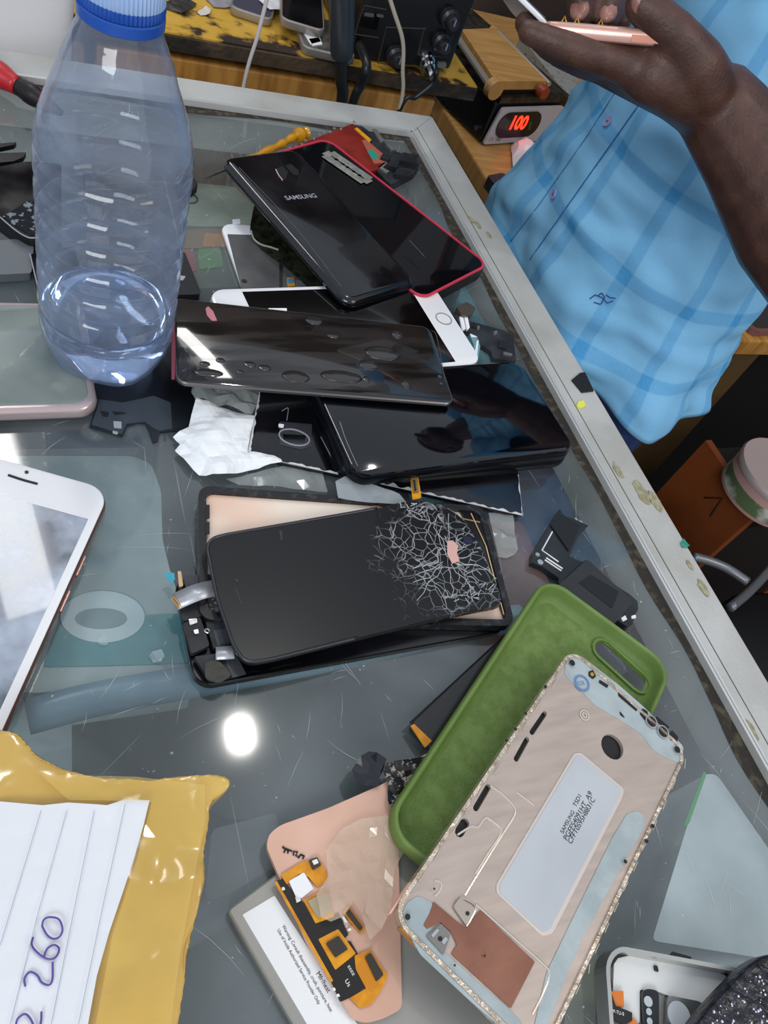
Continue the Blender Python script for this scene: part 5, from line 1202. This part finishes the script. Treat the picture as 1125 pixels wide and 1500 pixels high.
# ================================================================== water bottle
bt_c = P(155, 540, .0); bt = thing('water_bottle', 'clear blue tinted ribbed plastic water bottle with blue cap standing left', 'bottle', (bt_c.x, bt_c.y, T+.0015))
def brings(prof, cx, cy, z0=0, n=64, wav=None):
    o = []
    for z, r in prof:
        o.append([Vector((cx+(r+(wav(2*PI*k/n, z) if wav else 0))*math.cos(2*PI*k/n), cy+(r+(wav(2*PI*k/n, z) if wav else 0))*math.sin(2*PI*k/n), T+z0+z)) for k in range(n)])
    return o
bcx, bcy = P(156, 527, 0).x, P(156, 527, 0).y
bt.location = (bcx, bcy, T+.0015)
BP = [(0, .019), (.002, .0235), (.006, .0275), (.012, .0305), (.019, .0325), (.026, .0332)]
z = .03
while z < .118:
    ph = (z-.03) % .0135
    rr = .0333 - .0019*math.exp(-((ph-.0045)/.0018)**2)
    BP.append((z, rr)); z += .0009
BP += [(.119, .0330), (.124, .0320), (.129, .0304), (.134, .0282), (.139, .0258), (.144, .0232), (.149, .0206), (.153, .0184), (.157, .0162), (.160, .0146), (.1625, .0138)]
BP = [(z if z < .12 else .12+(z-.12)*1.20, r) for z, r in BP]
BP = [(z, r*(.965 if z < .15 else 1)) for z, r in BP]
def petal(a, z): return .0010*math.cos(5*a)*max(0, 1-z/.022)
plast = bpy.data.materials.new('clear_blue_plastic'); plast.use_nodes = True; nt = plast.node_tree; N = nt.nodes; Lk = nt.links
for n in list(N): N.remove(n)
out = N.new('ShaderNodeOutputMaterial'); tr = N.new('ShaderNodeBsdfTransparent'); tr.inputs['Color'].default_value = (.90, .94, .99, 1)
df = N.new('ShaderNodeBsdfDiffuse'); df.inputs['Color'].default_value = lin('#adb9d0')
tl = N.new('ShaderNodeBsdfTranslucent'); tl.inputs['Color'].default_value = lin('#b2c3df')
gl = N.new('ShaderNodeBsdfGlossy'); gl.inputs['Roughness'].default_value = .06
lw = N.new('ShaderNodeLayerWeight'); lw.inputs['Blend'].default_value = .35
tc = N.new('ShaderNodeTexCoord'); n1 = N.new('ShaderNodeTexNoise'); n1.inputs['Scale'].default_value = 28; n1.inputs['Detail'].default_value = 6; Lk.new(tc.outputs['Object'], n1.inputs['Vector'])
mr = N.new('ShaderNodeMapRange'); mr.inputs['From Min'].default_value = .35; mr.inputs['From Max'].default_value = .7; mr.inputs['To Min'].default_value = .03; mr.inputs['To Max'].default_value = .15; Lk.new(n1.outputs['Fac'], mr.inputs['Value'])
pw_ = N.new('ShaderNodeMath'); pw_.operation = 'MULTIPLY'; Lk.new(lw.outputs['Facing'], pw_.inputs[0]); pw_.inputs[1].default_value = .38
sz = N.new('ShaderNodeSeparateXYZ'); Lk.new(tc.outputs['Object'], sz.inputs[0])
fog = N.new('ShaderNodeValToRGB'); fe = fog.color_ramp.elements; fe[0].position = 0; fe[0].color = (.1, .1, .1, 1); fe[1].position = 1; fe[1].color = (0, 0, 0, 1)
for p_, v_ in ((.20, .05), (.27, .45), (.36, .7), (.44, .15), (.6, .0), (.74, .05), (.80, .65), (.86, .1)):
    e_ = fe.new(p_); e_.color = (v_, v_, v_, 1)
zm = N.new('ShaderNodeMath'); zm.operation = 'MULTIPLY_ADD'; zm.inputs[1].default_value = 1/.17; zm.inputs[2].default_value = -.04; Lk.new(sz.outputs['Z'], zm.inputs[0])
zn = N.new('ShaderNodeMath'); zn.operation = 'MULTIPLY_ADD'; zn.inputs[1].default_value = .12; Lk.new(n1.outputs['Fac'], zn.inputs[0]); Lk.new(zm.outputs[0], zn.inputs[2]); Lk.new(zn.outputs[0], fog.inputs['Fac'])
fm = N.new('ShaderNodeMath'); fm.operation = 'MULTIPLY'; Lk.new(fog.outputs['Color'], fm.inputs[0]); fm.inputs[1].default_value = .42
ad0 = N.new('ShaderNodeMath'); ad0.operation = 'ADD'; Lk.new(pw_.outputs[0], ad0.inputs[0]); Lk.new(mr.outputs['Result'], ad0.inputs[1])
ad = N.new('ShaderNodeMath'); ad.operation = 'ADD'; ad.use_clamp = True; Lk.new(ad0.outputs[0], ad.inputs[0]); Lk.new(fm.outputs[0], ad.inputs[1])
dd = N.new('ShaderNodeMixShader'); dd.inputs[0].default_value = .5; Lk.new(df.outputs[0], dd.inputs[1]); Lk.new(tl.outputs[0], dd.inputs[2])
m1 = N.new('ShaderNodeMixShader'); Lk.new(ad.outputs[0], m1.inputs[0]); Lk.new(tr.outputs[0], m1.inputs[1]); Lk.new(dd.outputs[0], m1.inputs[2])
fp5 = N.new('ShaderNodeMath'); fp5.operation = 'POWER'; fp5.inputs[1].default_value = 4; Lk.new(lw.outputs['Facing'], fp5.inputs[0]); lw.inputs['Blend'].default_value = .5
fr = N.new('ShaderNodeMath'); fr.operation = 'MULTIPLY_ADD'; fr.inputs[1].default_value = .8; fr.inputs[2].default_value = .06; Lk.new(fp5.outputs[0], fr.inputs[0])
m2 = N.new('ShaderNodeMixShader'); Lk.new(fr.outputs[0], m2.inputs[0]); Lk.new(m1.outputs[0], m2.inputs[1]); Lk.new(gl.outputs[0], m2.inputs[2])
bp = N.new('ShaderNodeBump'); bp.inputs['Strength'].default_value = .35; bp.inputs['Distance'].default_value = .003
n2 = N.new('ShaderNodeTexNoise'); n2.inputs['Scale'].default_value = 60; Lk.new(tc.outputs['Object'], n2.inputs['Vector']); Lk.new(n2.outputs['Fac'], bp.inputs['Height']); Lk.new(bp.outputs['Normal'], gl.inputs['Normal'])
Lk.new(m2.outputs[0], out.inputs[0])
g = Geo(); g.rings(brings(BP, bcx, bcy, .0015, wav=petal), cap=False); k = len(g.v); g.f.append(tuple(range(64)))
g.put('shell', plast, bt, True)
water = mat('bottled_water', '#cfe2ff', .02, trans=1, ior=1.33)
WL = .034
wp = [(z, r-.0012) for z, r in BP if z < WL]+[(WL, .0309)]
wp = [(z+.001, r) for z, r in wp]
g = Geo(); g.rings(brings(wp, bcx, bcy, .0015, wav=petal)); g.put('water', water, bt, 'auto')
capb = mat('cap_blue', '#2b62c8', .3, trans=.35); capl = mat('cap_pale_blue', '#a9c4ea', .35)
def grip(a, z): return .0003*math.cos(60*a)
g = Geo(); g.rings(brings([(.160, .0150), (.1605, .0156), (.1640, .0156), (.1645, .0150)], bcx, bcy, .0102, n=120)); nk = g.put('neck_ring', capb, bt, 'auto')
g = Geo(); g.rings(brings([(.1648, .0150), (.1668, .0153), (.1680, .0150)], bcx, bcy, .0102, n=120, wav=grip)); g.put('cap_band', capb, bt, 'auto')
g = Geo(); g.rings(brings([(.1680, .0146), (.1685, .0150), (.1775, .0147), (.1790, .0140), (.1793, .0120)], bcx, bcy, .0102, n=120, wav=grip)); g.put('cap', capl, bt, 'auto')
# ================================================================== the person
from mathutils.bvhtree import BVHTree
def DP(x, y, d): return EYE + ray(x, y)*d
PCX, PCY, PA, PB = .650, .634, .114, .162
hum = thing('person', 'person in a blue plaid short sleeved shirt holding an opened phone', 'person', (PCX, PCY, 0))
def cap_(g, a, b, ra, rb, n=14):
    a, b = Vector(a), Vector(b); d = (b-a); L = d.length; d = d.normalized() if L > 1e-6 else Vector((0, 0, 1))
    u = d.orthogonal().normalized(); s = d.cross(u); rg = []
    for k in range(5):
        t = -PI/2+PI/2*k/4+.02; rg.append((a+d*ra*math.sin(t), ra*math.cos(t)))
    for k in range(5):
        t = PI/2*k/4-.02*(k == 4); rg.append((b+d*rb*math.sin(t), rb*math.cos(t)))
    g.rings([[c+(u*math.cos(2*PI*j/n)+s*math.sin(2*PI*j/n))*max(r, .0004) for j in range(n)] for c, r in rg])
def chain(g, pts, rs):
    for i in range(len(pts)-1): cap_(g, pts[i], pts[i+1], rs[i], rs[i+1])
def ell(g, c, r, n=20):
    c = Vector(c); g.rings([[c+Vector((r[0]*math.cos(t)*math.cos(2*PI*j/n), r[1]*math.cos(t)*math.sin(2*PI*j/n), r[2]*math.sin(t))) for j in range(n)] for t in [-PI/2+.05+(PI-.1)*k/12 for k in range(13)]])
g = Geo()
# trunk, neck, head (above the picture), legs
ell(g, (PCX, PCY, T-.02), (.080, .125, .16)); ell(g, (PCX+.03, PCY-.02, T+.18), (.070, .110, .22)); ell(g, (PCX+.04, PCY-.035, T+.38), (.08, .14, .11))
chain(g, [(PCX, PCY, T+.42), (PCX-.02, PCY, T+.52)], [.055, .052])
ell(g, (PCX-.055, PCY-.01, T+.64), (.092, .074, .115)); ell(g, (PCX-.105, PCY-.01, T+.58), (.035, .045, .045))
chain(g, [(PCX-.145, PCY-.01, T+.65), (PCX-.16, PCY-.01, T+.625)], [.010, .014])
ell(g, (PCX-.05, PCY-.085, T+.63), (.016, .008, .030)); ell(g, (PCX-.05, PCY+.066, T+.63), (.016, .008, .030))
for s in (-1, 1):
    chain(g, [(PCX, PCY+s*.08, T-.08), (PCX-.01, PCY+s*.085, T-.48), (PCX+.01, PCY+s*.09, T-.87)], [.075, .052, .036])
    chain(g, [(PCX+.02, PCY+s*.09, T-.915), (PCX-.14, PCY+s*.10, T-.93)], [.032, .018])
# left arm
SHL = Vector((PCX-.01, PCY-.175, T+.42)); ELB = DP(1235, 415, .55); WR = DP(1052, 158, .555)
chain(g, [SHL, SHL.lerp(ELB, .5), ELB], [.055, .046, .045])
chain(g, [ELB, ELB.lerp(WR, .35), ELB.lerp(WR, .75), WR], [.045, .046, .034, .029])
# phone frame of reference: X along its near end, Y away from the viewer
ph0 = DP(793, 45, .50); ph1 = DP(972, 60, .495)
PX_ = (ph1-ph0).normalized(); vw = ray(880, 52).normalized(); upi = (-BX).normalized()
PY_ = (vw - PX_*vw.dot(PX_)).normalized(); PY_ = (PY_ - upi*.05); PY_ = (PY_-PX_*PY_.dot(PX_)).normalized(); PN_ = PX_.cross(PY_)
if PN_.dot(upi) < 0: PN_ = -PN_
# palm and fingers of the left hand
kn = [DP(905, 90, .515)+PY_*(.020*i) - PN_*.001*i for i in range(4)]
pb = DP(1018, 140, .54)
for i, k_ in enumerate(kn):
    cap_(g, pb+PY_*(.008*i), k_, .021, .0125)
    cap_(g, WR, pb+PY_*(.008*i), .027, .022)
cap_(g, pb, DP(955, 112, .52), .022, .018)
chain(g, [kn[0], DP(862, 80, .508), DP(815, 64, .502), DP(775, 47, .498)], [.0125, .0105, .0092, .0078])
for i, fr_ in ((1, 1.04), (2, .98), (3, .80)):
    d = (DP(775, 47, .498)-kn[0])*fr_
    k_ = kn[i]; up = PN_
    chain(g, [k_, k_+d*.38-up*.002, k_+d*.72-up*.001, k_+d*1.0+up*.006], [.0120, .0100, .0090, .0078])
# thumb, wrapped over the near end of the phone
chain(g, [DP(1030, 125, .53), DP(1018, 95, .515), DP(990, 52, .500), DP(962, 26, .494), DP(940, 9, .490)], [.021, .0185, .0140, .0125, .0108])
# right hand reaching in from above
RW = DP(1010, -170, .62); SHR = Vector((PCX-.01, PCY+.175, T+.42)); REL = Vector((PCX-.06, PCY+.25, T+.16))
chain(g, [SHR, SHR.lerp(REL, .5), REL], [.055, .046, .043]); chain(g, [REL, REL.lerp(RW, .4), RW], [.043, .042, .028])
rk = [DP(893, -52, .545), DP(925, -58, .555), DP(955, -62, .565), DP(985, -64, .575)]
for k_ in rk: cap_(g, RW, k_, .024, .0135)
chain(g, [rk[0], DP(862, -22, .53), DP(850, 2, .522), DP(849, 24, .520)], [.0125, .0108, .0098, .0085])
chain(g, [rk[1], DP(905, -28, .538), DP(893, 4, .530), DP(888, 29, .526)], [.0125, .0108, .0100, .0088])
chain(g, [rk[2], DP(938, -30, .552), DP(920, 6, .545), DP(908, 32, .538)], [.0120, .0100, .0092, .0080])
chain(g, [rk[3], DP(968, -28, .575), DP(945, 0, .575), DP(930, 14, .57)], [.0110, .0090, .0082, .0070])
chain(g, [DP(985, -110, .60), DP(930, -100, .56), DP(880, -60, .52), DP(850, -35, .505)], [.018, .015, .0125, .0105])
skin = mat('dark_skin', '#573a30', .45, col2='#432c25', nscale=60, lo=.35, hi=.65, bump=.25, bscale=500, sss=.05)
body = g.put('body', skin, hum, True)
md = body.modifiers.new('r', 'REMESH'); md.mode = 'VOXEL'; md.voxel_size = .0028; md.use_smooth_shade = True
md = body.modifiers.new('s', 'SMOOTH'); md.factor = .5; md.iterations = 5
nailm = mat('fingernail', '#a9786c', .3, col2='#8f6358', nscale=100)
def nail(tip, prev, off, r=.0068):
    d = (tip-prev).normalized(); o_ = (off-d*off.dot(d)).normalized(); s = d.cross(o_); c = tip+o_*.0062
    g = Geo(); g.rings([[c+d*(r*1.15*f*math.cos(2*PI*k/16))+s*(r*.85*f*math.sin(2*PI*k/16))+o_*h-o_*abs(math.sin(2*PI*k/16))*.0012*f for k in range(16)] for f, h in ((1, -.001), (.9, .0018), (.5, .0026))]); g.put('fingernail', nailm, hum, True)
tocam = -ray(900, 20).normalized()
nail(DP(940, 9, .490), DP(962, 26, .494), tocam+upi*.3, .0092)
nail(DP(849, 24, .520), DP(850, 2, .522), tocam*1.0, .0078); nail(DP(888, 29, .526), DP(893, 4, .530), tocam*1.0, .0078)
# shirt
NZ, NA = 120, 200
zs = [-.205+.71*i/NZ for i in range(NZ+1)]
def wid(z):
    a, b = PA, PB
    if z < 0: b *= 1+.20*min(1, -z/.2); a *= 1+.10*min(1, -z/.2)
    if z > .38:
        t = (z-.38)/.13; b *= math.sqrt(max(.06, 1-t*t*.9)); a *= math.sqrt(max(.15, 1-t*t*.8))
    return a, b
sv = []; suv = []
for i, z in enumerate(zs):
    a, b = wid(z)
    for j in range(NA):
        t = 2*PI*j/NA; c, s = math.cos(t), math.sin(t)
        x = PCX + a*math.copysign(abs(c)**.85, c); y = PCY + b*math.copysign(abs(s)**.85, s)
        n = Vector((c, s, 0))
        hem = max(0, 1-(z+.205)/.12)
        w = .012*noise.noise(Vector((x*9, y*9+z*4, z*7+3))) + .013*max(0, noise.noise(Vector((x*5+z*16+y*9, y*6, z*22))))**1.0 + .0045*noise.noise(Vector((x*30+z*18, y*30, z*40)))
        w += hem*.012*math.sin(t*7+1)+hem*.006
        zz = z + hem*(.012*math.sin(t*2+.6)+.006*math.sin(t*5))
        sh_ = max(0, z+.10)*.16
        sv.append(Vector((x+.77*sh_, y-.64*sh_, T+zz))+n*w)
fs = [(i*NA+j, i*NA+(j+1) % NA, (i+1)*NA+(j+1) % NA, (i+1)*NA+j) for i in range(NZ) for j in range(NA)]
pl = bpy.data.materials.new('blue_plaid'); pl.use_nodes = True; nt = pl.node_tree; N = nt.nodes; Lk = nt.links
b = N['Principled BSDF']; b.inputs['Roughness'].default_value = .8; b.inputs['Specular IOR Level'].default_value = .2
uvn = N.new('ShaderNodeTexCoord'); sx = N.new('ShaderNodeSeparateXYZ'); Lk.new(uvn.outputs['UV'], sx.inputs[0])
nz = N.new('ShaderNodeTexNoise'); nz.inputs['Scale'].default_value = 300; nz.inputs['Detail'].default_value = 2; Lk.new(uvn.outputs['UV'], nz.inputs['Vector'])
def M_(op, a, b=0, c=None):
    m = N.new('ShaderNodeMath'); m.operation = op
    for i, v in enumerate((a, b) if c is None else (a, b, c)):
        if hasattr(v, 'links'): Lk.new(v, m.inputs[i])
        else: m.inputs[i].default_value = v
    return m.outputs[0]
def band(sock, per, off, width):
    f = M_('FRACT', M_('DIVIDE', M_('ADD', sock, off), per)); d = M_('ABSOLUTE', M_('SUBTRACT', f, .5))
    s = N.new('ShaderNodeMapRange'); s.inputs['From Min'].default_value = width/per/2+.012; s.inputs['From Max'].default_value = width/per/2-.012; Lk.new(d, s.inputs['Value']); return s.outputs['Result']
bu, bv = band(sx.outputs['X'], .072, 5.0, .013), band(sx.outputs['Y'], .082, 5.03, .014)
_q = 0 #band(sx.outputs['X'], .072, 5.034, .004), band(sx.outputs['Y'], .082, 5.07, .004)
tot = M_('MULTIPLY', M_('ADD', bu, bv), .45)
tot = M_('ADD', tot, M_('MULTIPLY', M_('SUBTRACT', nz.outputs['Fac'], .5), .35))
cr = N.new('ShaderNodeValToRGB'); e = cr.color_ramp.elements; e[0].position = 0; e[0].color = lin('#8ccaf2'); e[1].position = 1; e[1].color = lin('#4aa0dc')
Lk.new(tot, cr.inputs['Fac']); Lk.new(cr.outputs['Color'], b.inputs['Base Color'])
shirt = put('shirt', sv, fs, pl, hum, True)
uvl = shirt.data.uv_layers.new(name='UVMap')
for lp in shirt.data.loops:
    v = shirt.data.vertices[lp.vertex_index].co
    t = math.atan2(v.y/PB, v.x/PA); t = t if t > -.5*PI+.0 or True else t
    uvl.data[lp.index].uv = ((t % (2*PI))*.150 if True else 0, v.z-T)
tr_ = {}
md = shirt.modifiers.new('s', 'SOLIDIFY'); md.thickness = .0012
bvh = BVHTree.FromPolygons([v for v in sv], fs)
def on_shirt(x, y, off=.0008):
    d = ray(x, y).normalized(); h = bvh.ray_cast(EYE, d)
    if h[0] is None: return None, None
    n = h[1] if h[1].dot(d) < 0 else -h[1]
    return h[0]+n*off, n
def sstroke(name, lns, r, m):
    g = Geo()
    for ln in lns:
        c = []
        for (xa, ya), (xb, yb) in zip(ln, ln[1:]):
            for k in range(8):
                q, _ = on_shirt(xa+(xb-xa)*k/8, ya+(yb-ya)*k/8, .0004)
                if q: c.append(q)
        if len(c) > 1: g.tube(c, r, 5)
    if g.v: g.put(name, m, shirt, True)
sstroke('placket_seam', [[(962, 118), (900, 205), (840, 290), (768, 393)]], .0007, mat('seam_blue', '#2c6fb0', .8))
sstroke('placket_seam', [[(905, 130), (860, 200), (790, 300), (742, 362)]], .0004, mat('seam_blue', '#2c6fb0', .8))
for x, y in ((891, 179), (812, 285)):
    q, n = on_shirt(x, y, .0005)
    if q:
        Fb = Frame(q, n.orthogonal(), n.cross(n.orthogonal()))
        bo = Geo().rings([[Fb.w(r*math.cos(2*PI*k/20), r*math.sin(2*PI*k/20), w) for k in range(20)] for r, w in ((.0052, 0), (.0056, .001), (.0052, .0018), (.0038, .0014))]).put('button', mat('button_lilac', '#a9a5cf', .3), shirt, 'auto')
        Geo().disc(Fb, 0, 0, .0013, .0014, .0018, 10).put('thread', mat('thread_blue', '#4a5fa8', .8), bo)
sstroke('embroidered_mark', [[(864, 438), (872, 432), (882, 436), (890, 444), (900, 440)], [(870, 443), (880, 446), (886, 436), (882, 429), (876, 433)], [(888, 432), (894, 436), (903, 437)]], .0006, mat('navy_thread', '#27508f', .8))
# sleeves
def sleeve(sh, el, r0, r1, frac):
    e = sh.lerp(el, frac); g = Geo(); inw = Vector((PCX+.05, PCY-.03, sh.z+.005)); c = [inw, sh.lerp(inw, .25)+Vector((0, 0, .012)), sh.lerp(e, .35), e]; g.tube(smooth_path(c, 8), [(.045+(r0-.045)*min(1, i/9)) if i < 9 else r0+(r1-r0)*(i-9)/15 for i in range(25)], 32, cap=False)
    g.v = [v+bag_noise(v, 22, .006) for v in g.v]; o = g.put('sleeve', mat('plain_blue_cloth', '#6bb0e0', .8, col2='#4b9bd8', nscale=12), hum, True); m_ = o.modifiers.new('s', 'SOLIDIFY'); m_.thickness = .0015
sleeve(SHL, ELB, .075, .070, .60); sleeve(SHR, REL, .075, .070, .75)
# trousers, shoes, hair
tro = mat('navy_trousers', '#2c3f70', .8, col2='#223259', nscale=30)
g = Geo(); g.rings([[Vector((PCX+a*math.cos(2*PI*k/48), PCY+b*math.sin(2*PI*k/48), T+z)) for k in range(48)] for z, a, b in ((-.04, .080, .125), (-.10, .095, .140), (-.17, .105, .155), (-.20, .10, .155))])
for s in (-1, 1):
    c = smooth_path([Vector((PCX, PCY+s*.078, T-.12)), Vector((PCX, PCY+s*.085, T-.32)), Vector((PCX-.01, PCY+s*.088, T-.50)), Vector((PCX+.01, PCY+s*.09, T-.70)), Vector((PCX+.012, PCY+s*.09, T-.895))], 6)
    n = len(c); g.tube(c, [.098-.038*i/(n-1) for i in range(n)], 28)
g.v = [v+bag_noise(v, 16, .005) for v in g.v]; g.put('trousers', tro, hum, True)
for s in (-1, 1):
    q = Geo(); ell(q, (PCX-.06, PCY+s*.097, .045), (.135, .048, .044)); q.v = [Vector((v.x, v.y, max(v.z, .002))) for v in q.v]; q.put('shoe', mat('shoe_black', '#141416', .4), hum, True)
q = Geo(); hc = Vector((PCX-.048, PCY-.01, T+.665)); q.rings([[hc+Vector((.096*math.cos(t)*math.cos(2*PI*j/32), .079*math.cos(t)*math.sin(2*PI*j/32), .100*math.sin(t)))-Vector((0, 0, .03*max(0, math.cos(2*PI*j/32+PI)*-1)*(t < .1))) for j in range(32)] for t in [.05+(PI/2-.07)*k/10 for k in range(11)]]); q.put('hair', mat('black_hair', '#100e0d', .9, bump=1, bscale=600), hum, True)

# ---- the opened phone in the hand
t = thing('smartphone', 'opened rose gold phone with a lifted white screen held in the hands', 'phone', ph0+PY_*.06)
FH = Frame(ph0-PN_*.0034, PX_, PY_)
sgn = 1 if FH.n.dot(PN_) > 0 else -1
if sgn < 0: FH = Frame(ph1-PN_*.0034, -PX_, PY_)
Lh = (ph1-ph0).length
Geo().rslab(FH, 0, 0, Lh, .138, .010, [(.0025, 0), (.0008, .0008), (0, .0026), (0, .0066), (.0008, .0084), (.0016, .0090)], 8).put('body', mat('rose_gold', '#d9a797', .25, metal=.45, coat=.3), t, 'auto')
Geo().rslab(FH, .003, .003, Lh-.003, .135, .008, [(0, .0088), (.0004, .0094)], 6).put('inner_board', mat('grey_internals', '#8a8a8c', .4, metal=.3, col2='#3a3a3c', nscale=80), t)
g = Geo()
for u, v in ((.012, .004), (.020, .004), (.035, .004)):
    uu = u if sgn > 0 else Lh-u
    g.tube([FH.w(uu, v, .009), FH.w(uu+.0015, v, .0125), FH.w(uu+.003, v, .0091)], .0005, 6)
g.put('gold_spring', gold, t)
h0 = DP(799, 36, .499); h1 = DP(748, -14, .500); fx_ = (h1-h0).normalized()
FF = Frame(h0, fx_, PY_); up_s = 1
Geo().rslab(FF, 0, 0, .066, .136, .009, [(.0012, -.0022), (0, -.0014), (0, 0), (.0006, .0008)], 6).put('lifted_screen', white_gloss, t, 'auto')
w_ = -.0032 if FF.n.dot(-PX_) > 0 else .001
Geo().box(FF, .004, .004, w_, .062, .132, w_+.0006+.001).put('screen_shield', mat('shield_grey', '#8c8c90', .35, metal=.5, col2='#4b4b50', nscale=50), t)
Geo().box(FH, Lh-.020 if sgn > 0 else .002, -.0003, .0015, Lh-.002 if sgn > 0 else .020, .0006, .0055).put('end_port', mat('port_copper', '#8b5a4c', .3, metal=.5), t)
for o in [o for o in bpy.data.objects if o.parent is None]:
    k = o.name.split('.')[0]; on = o.location.x < RXO and o.location.y < RYO
    if k == 'smartphone' and 'held' not in o['label']: o['group'] = 'smartphones lying on the glass counter' if on else ('old phones on the yellow bench' if o.location.x < .6 else 'phone on the side table')
    if k == 'plastic_wrap': o['group'] = 'scraps of clear plastic wrap on the glass'
    if k == 'hanging_cable': o['group'] = 'cables hanging behind the counter rail'
    if k == 'phone_backplate': o['group'] = 'loose phone backs on the glass'
    if k == 'gel_smear': o['group'] = 'gel smears on the glass'
